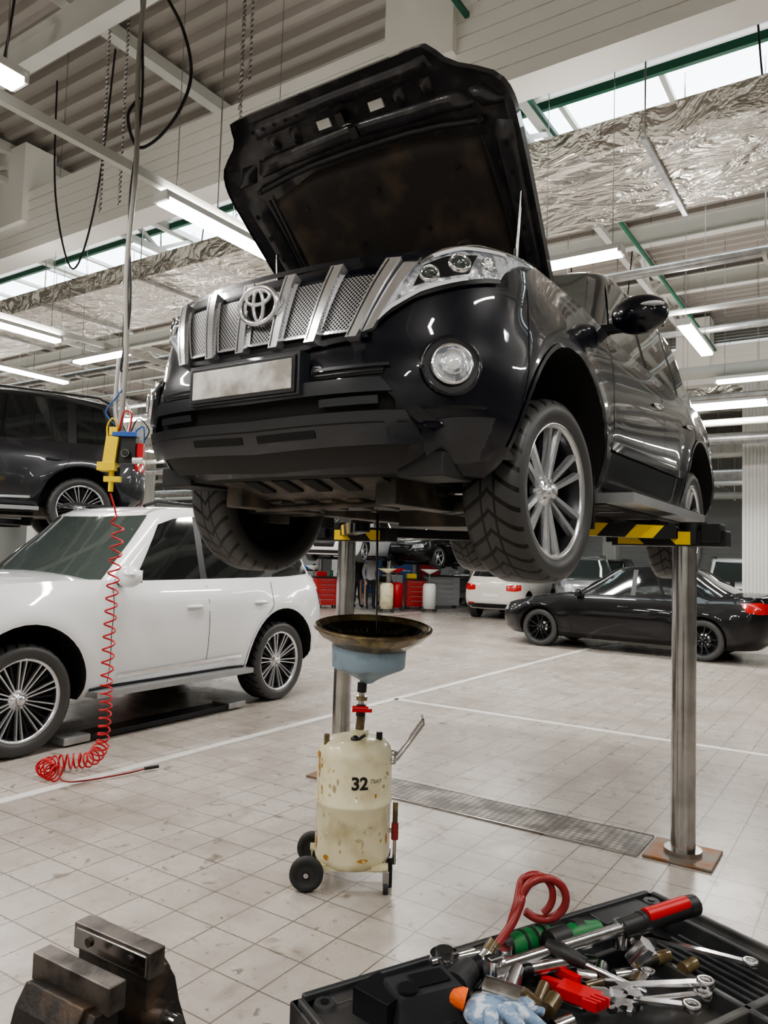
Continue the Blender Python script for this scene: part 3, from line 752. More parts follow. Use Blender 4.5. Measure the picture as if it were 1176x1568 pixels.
# ================================================================ lift
RPL=mat('rusty_plate',(.20,.17,.14),.55,.4,noise=((.25,.10,.03),8,.45,.65))
def car_lift(name,loc,phi,h,padz,xs=1.19):
    E=empty(name,loc,-rad(phi))
    b=MB()
    for sg in (1,-1):
        b.cyl((sg*xs,0,.0),(sg*xs,0,h-.06),.066,STEEL,seg=32)
        b.box((sg*xs,0,.008),(.36,.34,.016),RPL)
        b.cyl((sg*xs,0,.016),(sg*xs,0,.04),.10,STEEL,seg=32)
        b.box((sg*(xs-.08),0,h-.03),(.62,.17,.09),PLAS)
        b.cyl((sg*(xs+.05),-.02,h-.06),(sg*(xs+.05),-.02,h+.06),.075,PLAS)
        b.box((sg*(xs+.16),-.05,h-.0),(.10,.16,.10),PLAS)
        for yy,xx in ((-.72,.55),(.80,.55)):
            a=Vector((sg*(xs-.05),math.copysign(.06,yy),h)); c=Vector((sg*xx,yy,h)); d=c-a
            b.box((a+c)/2,(d.length,.10,.07),PLAS,rz=math.atan2(d.y,d.x))
            b.box(a*.35+c*.65,(d.length*.6,.075,.05),PLASM,rz=math.atan2(d.y,d.x))
            b.cyl((c.x,c.y,h-.03),(c.x,c.y,padz),.05,PLAS); b.cyl((c.x,c.y,padz-.03),(c.x,c.y,padz),.07,PLASM)
    b.make('posts_and_arms',E,bevel=.006)
    for sg in (1,-1):
        a=Vector((sg*(xs-.05),-.06,h)); c=Vector((sg*.55,-.72,h)); d=c-a; ang=math.atan2(d.y,d.x)
        nrm=Vector((-d.y,d.x,0)).normalized()
        if nrm.y>0: nrm=-nrm
        b=MB(); b.box((0,0,0),(d.length*.85,.010,.072),HAZ); b.make('hazard_plate',E,a*.55+c*.45+nrm*.056,ang)
        b=MB(); b.box((0,0,0),(.40,.010,.072),HAZ); b.make('hazard_plate_side',E,(sg*(xs-.15),-.09,h-.03))
    return E
lc=W(-2.12,4.516,0)
car_lift('two_post_lift',lc,PHI,1.79,1.84)
def tread():
    m=bpy.data.materials.new('tread_plate'); m.use_nodes=True; nt=m.node_tree; b=nt.nodes['Principled BSDF']
    tc=nt.nodes.new('ShaderNodeTexCoord'); mp=nt.nodes.new('ShaderNodeMapping'); mp.inputs['Scale'].default_value=(34,34,34); mp.inputs['Rotation'].default_value=(0,0,rad(45))
    ck=nt.nodes.new('ShaderNodeTexChecker'); ck.inputs['Scale'].default_value=1
    nt.links.new(tc.outputs['Object'],mp.inputs[0]); nt.links.new(mp.outputs[0],ck.inputs[0])
    ns=nt.nodes.new('ShaderNodeTexNoise'); ns.inputs['Scale'].default_value=5; nt.links.new(tc.outputs['Object'],ns.inputs['Vector'])
    cr=nt.nodes.new('ShaderNodeValToRGB'); cr.color_ramp.elements[0].position=.42; cr.color_ramp.elements[1].position=.65
    cr.color_ramp.elements[0].color=(.10,.085,.07,1); cr.color_ramp.elements[1].color=(.36,.33,.29,1)
    nt.links.new(ns.outputs['Fac'],cr.inputs[0])
    mx=nt.nodes.new('ShaderNodeMix'); mx.data_type='RGBA'; mx.blend_type='MULTIPLY'; mx.inputs[0].default_value=.7
    nt.links.new(cr.outputs[0],mx.inputs[6]); nt.links.new(ck.outputs['Color'],mx.inputs[7])
    ck.inputs[1].default_value=(1,1,1,1); ck.inputs[2].default_value=(.2,.2,.2,1)
    nt.links.new(mx.outputs[2],b.inputs['Base Color']); b.inputs['Metallic'].default_value=.3; b.inputs['Roughness'].default_value=.45
    bp=nt.nodes.new('ShaderNodeBump'); bp.inputs['Distance'].default_value=.004; nt.links.new(ck.outputs['Fac'],bp.inputs['Height']); nt.links.new(bp.outputs[0],b.inputs['Normal'])
    return m
b=MB(); b.box((0,0,.004),(1.98,.36,.008),tread()); b.box((0,.185,.005),(1.98,.012,.010),STEEL); b.box((0,-.185,.005),(1.98,.012,.010),STEEL)
b.make('floor_tread_plate',None,W(-2.12,4.516,0),RZ)
# ================================================================ other cars
WSC=1.10
d31=Vector((math.sin(rad(31.5)),math.cos(rad(31.5)),0)); nn=Vector((math.cos(rad(31.5)),-math.sin(rad(31.5)),0))
fr=Vector((-1.10,8.42,0))-d31*2.79*WSC
wl=fr-nn*.93*WSC
generic_suv('white_suv',(wl.x,wl.y,0),31.5,PW,WSC,'multi',.39,res=1.0)
gph=58; ga_=Vector((math.sin(rad(gph)),math.cos(rad(gph)),0)); gn_=Vector((math.cos(rad(gph)),-math.sin(rad(gph)),0))
gx=Vector((-3.78,9.3,0))-(ga_*2.79+gn_*.85)*.97
generic_suv('gray_suv',(gx.x,gx.y,1.72),gph,PG,.97,'multi',.39,.0,res=.8)
gl=gx+ga_*1.36; car_lift('two_post_lift',(gl.x,gl.y,0),gph,1.90,1.97)
ph=125.8; ax=Vector((math.sin(rad(ph)),math.cos(rad(ph)),0)); nx=Vector((math.cos(rad(ph)),-math.sin(rad(ph)),0))
sl=Vector((3.12,14.7,0))-nx*.85
generic_sedan('black_sedan',(sl.x,sl.y,0),ph,PBLK2,1.08,'black',1.0)
ph=180+28; ax=Vector((math.sin(rad(ph)),math.cos(rad(ph)),0)); rc=Vector((2.95,20.6,0)); sl=rc-ax*3.3
generic_suv('cream_crossover',(sl.x,sl.y,0),ph,PC,.88,'five',.38,res=.6)
generic_suv('silver_suv',(5.9,21.5,0),10,PS,.98,'five',.38,res=.6)
generic_suv('white_crossover',(9.0,18.6,0),20,PW,1.0,'five',.38,res=.6)
generic_sedan('white_sedan',(-1.35,22,1.45),20,PW,1,'five',.6)
generic_sedan('black_hatchback',(1.1,24,1.35),40,PBLK2,1,'five',.6)
generic_sedan('blue_sedan',(2.6,30.5,0),80,PBL,1,'five',.6)
generic_sedan('graphite_sedan',(.4,33,1.2),70,PG,1,'five',.6)
generic_suv('silver_wagon',(3.4,27,0),20,PS,.9,'five',.38,res=.6)
generic_suv('black_crossover',(7.4,26,0),30,PBLK2,.95,'five',.38,res=.6)
generic_sedan('silver_hatchback',(4.4,30,1.3),60,PS,1,'five',.6)
for (x,y,r,h,pz) in ((-1.35,22,20,1.55,1.65),(1.1,24,40,1.45,1.55),(.4,33,70,1.3,1.42),(4.4,30,60,1.4,1.5)):
    E=empty('two_post_lift',(x,y,0),-rad(r)); b=MB()
    for sg in (1,-1):
        b.cyl((sg*1.15,1.4,0),(sg*1.15,1.4,h),.07,STEEL); b.box((sg*.85,1.4,h),(.7,1.2,.08),PLAS); b.cyl((sg*.55,.9,h),(sg*.55,.9,pz),.05,PLAS); b.cyl((sg*.55,1.9,h),(sg*.55,1.9,pz),.05,PLAS)
    b.make('posts',E)
# ================================================================ oil drainer
E=empty('oil_drain_tank',(-.110,3.85,0),0)
b=MB()
b.lathe([(.001,.075),(.10,.08),(.16,.095),(.182,.12),(.187,.14),(.187,.385),(.192,.39),(.192,.405),(.187,.41),(.187,.62),(.178,.655),(.15,.685),(.10,.70),(.001,.705)],CREAM,None,48)
b.cyl((.02,0,.70),(.02,0,.735),.045,CREAM); b.cyl((.02,0,.735),(.025,0,.80),.022,BRZ)
b.cyl((.022,0,.80),(.028,0,.98),.015,STEEL); b.cyl((.022,0,.80),(.0245,0,.86),.024,PLAS); b.cyl((.026,0,.88),(.0265,0,.90),.028,BRZ); b.cyl((.025,0,.92),(.0265,0,.97),.024,PLAS)
b.box((.03,-.03,.835),(.10,.02,.018),REDP); b.cyl((-.02,-.02,.84),(.06,-.02,.84),.014,REDP)
b.cyl((-.14,-.06,.66),(-.14,-.06,.72),.014,BRZ); b.cyl((.12,-.02,.68),(.12,-.02,.73),.016,PLAS); b.sphere((.0,-.08,.70),.022,PLAS); b.cyl((.0,-.08,.69),(.05,-.10,.73),.008,PLAS)
for dy in (-.05,.05):
    b.tube([(.17,dy,.60),(.21,dy,.60),(.34,dy,.78),(.335,dy,.80)],.007,STEEL)
b.tube([(.335,-.05,.80),(.335,.05,.80)],.007,STEEL)
b.tube([(.17,0,.57),(.20,0,.57),(.205,0,.63),(.17,0,.63)],.007,STEEL)
b.cyl((.21,-.06,.30),(.21,-.06,.40),.013,BRZ); b.cyl((.21,-.06,.22),(.21,-.06,.30),.018,RHOSE); b.cyl((.19,-.08,.0),(.19,-.08,.14),.013,PLAS); b.cyl((.17,-.05,.26),(.22,-.06,.26),.010,STEEL); b.cyl((.21,-.06,.10),(.21,-.06,.22),.009,STEEL)
b.box((0,0,.10),(.34,.28,.02),CREAM); b.cyl((-.21,-.14,.082),(-.21,.16,.082),.010,STEEL)
for y in (-.16,.17):
    Mx=Matrix.Translation((-.21,y,.082))@Matrix.Rotation(rad(90),4,'X')
    b.lathe([(.02,-.018),(.05,-.018),(.055,-.022),(.078,-.020),(.081,-.012),(.081,.012),(.078,.020),(.055,.022),(.05,.014),(.02,.018)],PLASM,Mx,28)
    b.lathe([(.001,-.016),(.05,-.016)],PLAS,Mx,20); b.lathe([(.001,.016),(.05,.012)],ALUD,Mx,20); b.cyl((-.21,y-.026,.082),(-.21,y+.026,.082),.012,STEEL)
    b.box((-.17,y*.8,.10),(.10,.02,.03),CREAM)
for x,y in ((.17,-.16),(.18,.14)):
    b.cyl((x-.012,y,.03),(x+.012,y,.03),.03,PLASM); b.box((x,y,.075),(.03,.035,.06),STEEL); b.box((x-.03,y*.8,.11),(.08,.05,.02),CREAM)
b.lathe([(.02,.965),(.05,.985),(.10,1.01),(.175,1.04),(.185,1.05),(.19,1.16),(.185,1.165),(.18,1.05),(.02,.99)],BLUEG,Matrix.Translation((.055,0,0)),40)
MT=Matrix.Translation((.07,0,1.150))@Matrix.Rotation(rad(6),4,'X')@Matrix.Rotation(rad(1.5),4,'Y')
b.lathe([(.02,.0),(.17,.0),(.20,.012),(.235,.04),(.26,.052),(.288,.085),(.300,.092),(.302,.104),(.290,.110),(.278,.098),(.25,.068),(.22,.05),(.18,.02),(.001,.012)],BRZ,MT,56)
b.lathe([(.001,.03),(.20,.035),(.262,.082)],OIL,MT,40)
b.make('tank',E)
rs=MB()
def curved(bm_,a0,a1,z0,z1,m,r=.1885,n=6):
    vs=[];fs=[]
    for i in range(n+1):
        a=a0+(a1-a0)*i/n; k_=math.sin(math.pi*(i+.4)/(n+.8)); zm=(z0+z1)/2; hz=(z1-z0)/2*k_*random.uniform(.7,1.1)
        for z in (zm-hz,zm+hz): vs.append((r*math.sin(a),-r*math.cos(a),z))
    for i in range(n): fs.append((2*i,2*i+2,2*i+3,2*i+1))
    bm_.add(vs,fs,m,True)
for a,z,h,w_ in ((-1.15,.50,.12,.12),(-1.0,.56,.06,.10),(-1.2,.16,.10,.12),(-.95,.44,.05,.08),(1.1,.2,.06,.08),(-1.2,.60,.04,.25),(-1.15,.385,.03,.2),(-.7,.14,.03,.2),(.3,.145,.02,.3)):
    curved(rs,a-w_/2,a+w_/2,z,z+h,RUST)
ST=mat('tank_stain',(.44,.38,.24),.6)
for a,z,w_,h in ((-.5,.46,.10,.05),(-.4,.50,.06,.04),(.9,.48,.12,.02),(-.2,.30,.15,.03),(-.3,.22,.1,.04),(.5,.30,.12,.015),(.2,.24,.2,.02)): curved(rs,a-w_/2,a+w_/2,z,z+h,ST,.1883)
for i in range(30):
    a=random.uniform(-1.3,1.2); z=random.choice((random.uniform(.15,.36),random.uniform(.42,.6))); w_=random.uniform(.02,.08); curved(rs,a,a+w_,z,z+random.uniform(.008,.03),random.choice((ST,RUST)),.1881,4)
rs.make('rust_patches',E)
def wraptext(txt,size,a0,z,m,r=.189,bold=0.0):
    cu=bpy.data.curves.new('txt','FONT'); cu.body=txt; cu.size=size; cu.offset=bold
    o=link(bpy.data.objects.new('txt',cu)); bpy.context.view_layer.update()
    me=bpy.data.meshes.new_from_object(o.evaluated_get(bpy.context.evaluated_depsgraph_get())); bpy.data.objects.remove(o)
    for v in me.vertices:
        a=a0+v.co.x/r; v.co=Vector((r*math.sin(a),-r*math.cos(a),z+v.co.y))
    me.materials.clear(); me.materials.append(m)
    o2=link(bpy.data.objects.new('label',me)); o2.parent=E
wraptext('32',.082,-.04,.49,CBL,bold=.003); wraptext('Пост',.028,.46,.515,CBL)
b=MB(); b.cyl((-.02,3.92,1.21),(-.035,3.99,1.86),.0045,OIL,.007,10); b.make('oil_stream')
# ================================================================ air line + coil hose
hx,hy=-1.93,5.45
E=empty('hanging_air_line',(hx,hy,0),0); b=MB()
b.curve([(-.02,.0,2.45),(.0,0,3.0),(-.03,.0,3.7),(.0,.0,4.5),(-.02,0,5.3),(.02,0,6.3),(.05,0,7.05)],.020,CAB_G)
b.curve([(-.06,0,2.50),(-.04,0,2.9),(.01,0,3.4),(-.04,.02,4.2),(.02,0,5.0),(-.03,0,6.0),(.0,0,7.05)],.010,CBL)
b.curve([(-.0,0,5.0),(-.08,0,4.85),(-.02,.05,4.65),(.12,.05,4.7),(.30,.0,4.9),(.38,0,5.2),(.30,0,5.55),(.12,0,5.9),(.02,0,6.3),(.0,0,7.05)],.013,CBL)
b.curve([(.04,0,2.45),(.05,.02,2.6),(-.03,0,2.75),(-.04,0,2.95)],.010,WHT); b.curve([(-.03,0,2.5),(-.06,0,2.65),(-.05,0,3.0)],.02,GALV)
b.box((-.06,-.02,2.30),(.09,.09,.24),YEL,ry=.1); b.box((-.08,-.03,2.20),(.13,.10,.06),YEL); b.box((-.05,-.02,2.46),(.06,.06,.06),YEL)
b.box((.05,0,2.34),(.13,.08,.22),CBL); b.box((.06,-.03,2.44),(.13,.06,.035),BLUP); b.box((-.02,-.03,2.44),(.07,.05,.03),BLUP); b.box((.14,0,2.33),(.05,.05,.10),REDP); b.cyl((.10,-.04,2.25),(.17,-.04,2.25),.022,WHT)
b.cyl((.05,-.03,2.30),(.05,-.07,2.30),.03,STEEL); b.cyl((.05,-.05,2.30),(.05,-.075,2.30),.024,CBL); b.cyl((-.02,0,2.12),(-.02,0,2.2),.022,CBL); b.cyl((-.05,-.04,2.02),(-.05,-.04,2.18),.018,YEL); b.box((-.04,-.04,2.11),(.12,.04,.04),YEL)
b.curve([(.0,0,2.42),(-.05,-.05,2.55),(-.1,-.03,2.5),(-.1,-.02,2.42)],.006,YEL); b.curve([(.05,-.02,2.42),(.08,-.05,2.58),(.02,-.04,2.6),(-.02,-.02,2.45)],.006,REDP); b.curve([(.08,0,2.45),(.16,-.03,2.5),(.17,-.02,2.38)],.006,BLUP)
b.curve([(-.04,0,2.5),(-.12,-.02,2.6),(-.04,-.03,2.72),(.0,0,2.8)],.006,BLUP); b.curve([(.06,0,2.46),(.12,-.02,2.56),(.2,-.02,2.48),(.17,-.02,2.40)],.005,CBL)
b.make('valve_block_and_cables',E,bevel=.004)
hb=MB()
cl=[Vector((hx-.05,hy-.04,2.01)),Vector((hx+.0,hy-.04,1.85)),Vector((hx+.02,hy-.05,1.7)),Vector((hx+.0,hy-.04,1.3)),Vector((hx-.01,hy-.03,.8)),Vector((hx-.02,hy+.0,.42)),Vector((hx-.05,hy+.04,.20)),Vector((hx-.13,hy+.08,.09)),Vector((hx-.26,hy+.08,.07)),Vector((hx-.37,hy+.02,.065)),Vector((hx-.40,hy-.08,.065)),Vector((hx-.31,hy-.17,.06)),Vector((hx-.24,hy-.19,.05))]
pts=[]; NT=1100; ph_=0
for i in range(NT+1):
    t=i/NT; p=crs(cl,t); d=(crs(cl,min(1,t+.004))-crs(cl,max(0,t-.004))).normalized()
    up=Vector((0,1,0)); s1=(up-d*up.dot(d)).normalized(); s2=d.cross(s1)
    seg_len=(crs(cl,min(1,t+1/NT))-p).length
    dens=8 if t<.15 else (11 if t<.36 else (17 if t<.5 else 24))
    ph_+=seg_len*dens*2*math.pi
    r=.0 if t<.08 else min(.040 if t<.5 else .050,(t-.08)*1.2)
    pts.append(p+s1*math.cos(ph_)*r+s2*math.sin(ph_)*r)
hb.tube(pts,.0065,REDP,6)
e0=pts[-1]; hb.curve([e0,Vector((hx-.20,hy-.25,.03)),Vector((hx-.08,hy-.22,.02)),Vector((hx+.15,hy-.02,.02)),Vector((hx+.27,hy+.12,.025))],.006,RHOSE,8)
hb.cyl((hx+.25,hy+.10,.025),(hx+.33,hy+.17,.025),.012,CBL); hb.make('coiled_air_hose')
# ================================================================ foreground tool case
CR=rad(31.1); CC=Vector((.314,1.05,0))
E=empty('tool_case',(CC.x,CC.y,.94),CR); b=MB()
Lx,Ly=.72,.44
b.box((0,0,.012),(Lx-.02,Ly-.02,.024),CASE)
for (c,d) in (((0,Ly/2-.018,.035),(Lx,.036,.05)),((0,-Ly/2+.018,.035),(Lx,.036,.05)),((Lx/2-.018,0,.035),(.036,Ly,.05)),((-Lx/2+.018,0,.035),(.036,Ly,.05))): b.box(c,d,CASE)
for (c,d) in (((0,Ly/2-.009,.063),(Lx-.03,.010,.012)),((-Lx/2+.009,0,.063),(.010,Ly-.03,.012)),((Lx/2-.009,0,.063),(.010,Ly-.03,.012))): b.box(c,d,CASE)
b.box((-.27,.11,.045),(.12,.16,.03),CASE); b.box((-.20,.19,.040),(.22,.02,.045),CASE); b.box((-.12,.02,.036),(.02,.36,.03),CASE); b.box((.20,.0,.036),(.012,.34,.03),CASE); b.box((.05,.12,.036),(.34,.012,.03),CASE); b.box((.0,-.08,.036),(.6,.014,.03),CASE)
b.box((-.02,.19,.058),(.16,.05,.012),CASE); b.box((.25,.19,.058),(.12,.05,.012),CASE)
for x,y in ((-.325,.185),(.325,.185),(.325,-.1),(-.325,-.05)): b.cyl((x,y,.055),(x,y,.066),.018,CASE,.014,20); b.cyl((x,y,.066),(x,y,.068),.006,PLAS)
for i in range(8): b.cyl((-.30+i*.035,.085,.035),(-.30+i*.035,.085,.062),.014,CASE,.012,14)
for i in range(5): b.box((.24+i*.018,.02,.03),(.006,.2,.02),CASE)
b.make('case_tray',E,bevel=.006,seg=3)
CI=(Matrix.Translation((CC.x,CC.y,.94))@Matrix.Rotation(CR,4,'Z')).inverted()
def cl_(x,y,z): return CI@Vector((x,y,z))
t=MB()
def bar(p,q,r,m,r1=None,seg=14): t.cyl(cl_(*p),cl_(*q),r,m,r1,seg)
def hexh(p,q,r,m):
    a=cl_(*p);c=cl_(*q); n=10; t.tube([a+(c-a)*i/n for i in range(n+1)],[r*(.7+.35*math.sin(math.pi*min(1,i/n*1.15))) for i in range(n+1)],m,12)
bar((.175,1.081,1.035),(.385,1.195,1.04),.0095,TOOL); bar((.385,1.195,1.04),(.44,1.225,1.042),.0145,CBL,.0155); bar((.42,1.214,1.042),(.52,1.268,1.045),.0155,CBL,.0165); bar((.43,1.216,1.050),(.51,1.259,1.053),.012,REDP)
bar((.51,1.262,1.045),(.53,1.273,1.045),.0165,CBL); bar((.165,1.075,1.035),(.182,1.085,1.035),.016,TOOL); bar((.17,1.078,1.02),(.17,1.078,1.05),.013,TOOL)
bar((.106,1.118,1.018),(.106,1.118,1.035),.021,TOOL,seg=24); bar((.106,1.118,1.035),(.106,1.118,1.041),.013,CBL,seg=20); bar((.11,1.115,1.026),(.20,1.15,1.028),.008,TOOL)
bar((.085,1.10,1.03),(.15,1.135,1.03),.006,TOOL)
hexh((.20,1.155,1.025),(.275,1.20,1.027),.018,GRN); hexh((.29,1.175,1.030),(.355,1.215,1.030),.019,GRN); bar((.265,1.158,1.035),(.296,1.178,1.035),.0165,CBL); bar((.185,1.147,1.03),(.205,1.158,1.03),.016,CBL); bar((.31,1.192,1.032),(.325,1.20,1.032),.0195,CBL)
for i in range(3): bar((.225+i*.018,1.170+i*.0105,1.026),(.229+i*.018,1.1725+i*.0105,1.026),.0192,CBL)
bar((.155,1.045,1.03),(.20,1.02,1.03),.014,TOOL); bar((.19,1.12,1.015),(.19,1.12,1.045),.014,TOOL); bar((.21,1.06,1.01),(.225,1.03,1.01),.012,BRZ); bar((.39,1.16,1.01),(.41,1.15,1.04),.014,TOOL,seg=6)
bar((.16,1.10,1.02),(.33,1.17,1.03),.007,TOOL); bar((.27,1.12,1.04),(.38,1.07,1.015),.0035,TOOL); hexh((.255,1.13,1.045),(.305,1.10,1.035),.012,CBL)
bar((.225,1.09,1.03),(.30,1.12,1.03),.009,TOOL)
bar((.185,1.05,1.02),(.205,1.09,1.03),.015,TOOL,.012); bar((.225,1.045,1.01),(.24,1.07,1.02),.009,BRZ); bar((.235,1.03,1.01),(.25,1.05,1.015),.011,BRZ); bar((.21,1.10,1.02),(.255,1.13,1.03),.013,PLAS)
bar((.36,1.06,1.0),(.36,1.06,1.02),.011,TOOL,seg=6); bar((.34,1.10,1.0),(.34,1.10,1.018),.009,TOOL,seg=6)
for i,(x,y,a_,L_,r_) in enumerate(((.31,1.12,.4,.05,.007),(.335,1.135,1.2,.03,.012),(.36,1.145,.2,.035,.010),(.305,1.145,-.3,.028,.011),(.38,1.125,.9,.03,.009),(.24,1.01,.5,.03,.012),(.26,1.085,-.6,.04,.008),(.41,1.185,.5,.03,.012),(.44,1.20,.3,.025,.010),(.33,1.19,-.5,.02,.009),(.145,1.10,.9,.03,.011),(.125,1.075,.1,.03,.010),(.47,1.17,.6,.03,.010),(.46,1.13,-.2,.025,.009))):
    bar((x,y,.985+r_),(x+L_*math.cos(a_),y+L_*math.sin(a_),.987+r_),r_,TOOL if i%4 else BRZ,r_*.9,12)
    bar((x+L_*math.cos(a_),y+L_*math.sin(a_),.987+r_),(x+(L_+.001)*math.cos(a_),y+(L_+.001)*math.sin(a_),.987+r_),r_*.6,LINER,None,6)
a=cl_(.285,1.06,1.015); t.box(a,(.028,.055,.014),REDP,rz=.4); t.box(a+Vector((.012,.035,.006)),(.010,.04,.012),REDP,rz=.2); t.box(a+Vector((-.012,.035,.0)),(.010,.035,.012),REDP,rz=.5)
for i in range(4): t.box(a+Vector((-.012+i*.008,-.030,.004)),(.004,.02,.012),REDP,rz=.4)
def wrench(p,q,s=1,z=.0):
    p=cl_(*p);q=cl_(*q); d=q-p; L=d.length; M=Matrix.Translation(p)@Matrix.Rotation(math.atan2(d.y,d.x),4,'Z')
    t.box((L/2,0,0),(L*.86,.010*s,.005),TOOL,M=M)
    t.lathe([(.006*s,-.004),(.011*s,-.0045),(.011*s,.0045),(.006*s,.004),(.006*s,-.004)],TOOL,M,20)
    t.prism([(L-.012*s,-.005*s),(L,-.013*s),(L+.016*s,-.011*s),(L+.017*s,-.006*s),(L+.005*s,-.004*s),(L+.003*s,.004*s),(L+.016*s,.007*s),(L+.014*s,.013*s),(L,.012*s),(L-.012*s,.005*s)],-.0035,.0035,TOOL,M)
wrench((.56,1.145,1.02),(.43,1.215,1.03),1.0); wrench((.47,1.09,1.02),(.345,1.075,1.015),1.1); wrench((.46,1.075,1.012),(.33,1.045,1.012),1.1); wrench((.40,1.12,1.015),(.34,1.035,1.012),.9)
wrench((.43,1.04,1.015),(.32,1.06,1.02),1.1)
a=cl_(.07,1.035,1.015); t.box(a,(.11,.07,.05),CASE,rz=-.1,tp=(.8,.75)); t.box(a+Vector((-.05,.02,.0)),(.05,.06,.04),PLAS,rz=.3); t.cyl(a+Vector((.05,0,0)),a+Vector((.10,.03,.0)),.024,CASE,.018)
t.cyl(a+Vector((-.03,-.01,.026)),a+Vector((-.03,-.01,.030)),.014,PLAS,seg=20); t.box(a+Vector((.01,0,.026)),(.05,.03,.004),PLAS,rz=-.1)
bar((.075,1.075,1.02),(.12,1.095,1.02),.012,PLAS)
lc_=(.258,1.160,1.092)
pth=[(.175,1.125,1.035),(.190,1.133,1.050),(.206,1.14,1.068),(.217,1.148,1.086),(.222,1.152,1.098)]
for i in range(11):
    a_=math.pi-.3-i*.52; pth.append((lc_[0]+.035*math.cos(a_),lc_[1]+.002*i,lc_[2]+.033*math.sin(a_)))
t.curve([cl_(*p) for p in pth],.0062,RHOSE,10,5)
pth=[(.202,1.145,1.058),(.214,1.15,1.092)]+[(.246+.027*math.cos(a_),1.172,1.097+.030*math.sin(a_)) for a_ in [math.pi*.8-i*.45 for i in range(9)]]
t.curve([cl_(*p) for p in pth],.0055,RHOSE,10,5)
bar((.158,1.118,1.02),(.178,1.128,1.038),.011,TOOL); bar((.14,1.11,1.015),(.16,1.119,1.022),.013,PLAS); bar((.172,1.125,1.034),(.182,1.131,1.045),.012,BRZ)
bar((.385,1.20,1.01),(.385,1.20,1.05),.011,TOOL); bar((.40,1.215,1.01),(.44,1.245,1.015),.008,TOOL)
t.make('hand_tools',E,bevel=.001,seg=1)
g=MB(); GLV=mat('glove_knit',(.22,.32,.46),.9,noise=((.60,.64,.70),70,.48,.58),bump=(150,1,.003)); ORG=mat('glove_cuff',(.9,.16,.03),.9,bump=(200,1,.002))
ga=cl_(.158,1.025,1.01)
g.sphere(ga,1,GLV,(.038,.030,.018),20)
for i,(dx,dy) in enumerate(((.026,-.035),(.040,-.018),(.034,.006),(.006,-.040),(-.022,-.030))):
    p0=ga+Vector((dx*.4,dy*.4,.004)); g.tube([p0+Vector((dx,dy,0))*k_*.42+Vector((0,0,.008*math.sin(k_*1.6))) for k_ in range(4)],[.011,.0105,.009,.006],GLV,10)
g.tube([ga+Vector((-.026,.018,.012)),ga+Vector((-.038,.030,.016)),ga+Vector((-.048,.038,.014))],[.014,.013,.010],ORG,14)
g.make('work_glove',E)
b=MB(); b.box((0,0,.46),(.50,.28,.92),mat('cart_steel',(.06,.06,.065),.45)); b.box((0,0,.93),(.54,.32,.02),PLAS)
for i in range(4): b.box((0,-.145,.2+i*.2),(.45,.01,.17),CASE); b.box((0,-.16,.26+i*.2),(.3,.02,.012),ALU)
b.make('tool_cart',None,(CC.x,CC.y,0),CR,.005)
# vise: jaw plates on cast bodies that sweep down and outward from each jaw
E=empty('bench_vise',(-.355,1.015,.85),rad(-31.3)); b=MB()
for y,hj in ((.031,.22),(-.031,.205)):
    sg=1 if y>0 else -1
    b.box((0,y,hj),(.150,.026,.034),JAW)
    b.box((0,y-sg*.0135,hj-.001),(.140,.003,.026),STEEL)
    Mv=Matrix.Rotation(rad(90),4,'Z')@Matrix.Rotation(rad(90),4,'X')
    prof=[(y-sg*.008,hj-.012),(y+sg*.030,hj-.006),(y+sg*.046,hj-.030),(y+sg*.056,hj-.065),(y+sg*.075,hj-.110),(y+sg*.080,hj-.165),(y-sg*.006,hj-.165),(y-sg*.006,hj-.06)]
    if sg<0: prof=prof[::-1]
    b.prism(prof,-.052,.052,IRON,Mv)
    b.prism([(a_,c_-.004) for a_,c_ in prof],-.068,.068,IRON,Mv@Matrix.Translation((0,.0,0))@Matrix.Diagonal((.92,.99,1,1)))
    for k_ in range(2): b.cyl((-.04+k_*.08,y-sg*.015,hj),(-.04+k_*.08,y-sg*.018,hj),.006,IRON)
b.box((0,-.02,.090),(.07,.22,.05),IRON); b.cyl((0,-.24,.095),(0,.08,.095),.014,STEEL); b.cyl((0,-.25,.095),(0,-.22,.095),.024,IRON); b.cyl((-.10,-.24,.095),(.10,-.24,.095),.006,STEEL)
b.sphere((-.1,-.24,.095),.01,STEEL); b.sphere((.1,-.24,.095),.01,STEEL)
b.lathe([(.001,0),(.095,0),(.095,.018),(.07,.03),(.06,.06),(.001,.07)],IRON,Matrix.Translation((0,.04,0)),32)
b.cyl((.060,.04,.150),(.090,.04,.150),.020,IRON,seg=20); b.cyl((.09,.04,.150),(.106,.04,.150),.011,STEEL)
b.make('vise_body',E,bevel=.004,seg=3)
b=MB(); b.box((-.50,.75,.825),(.85,.72,.05),WOOD)
for x in (-.87,-.13):
    for y in (.43,1.07): b.box((x,y,.4),(.06,.06,.8),PLAS)
b.box((-.50,.75,.3),(.78,.6,.03),PLAS); b.make('workbench',None,(0,0,0),0,.004)
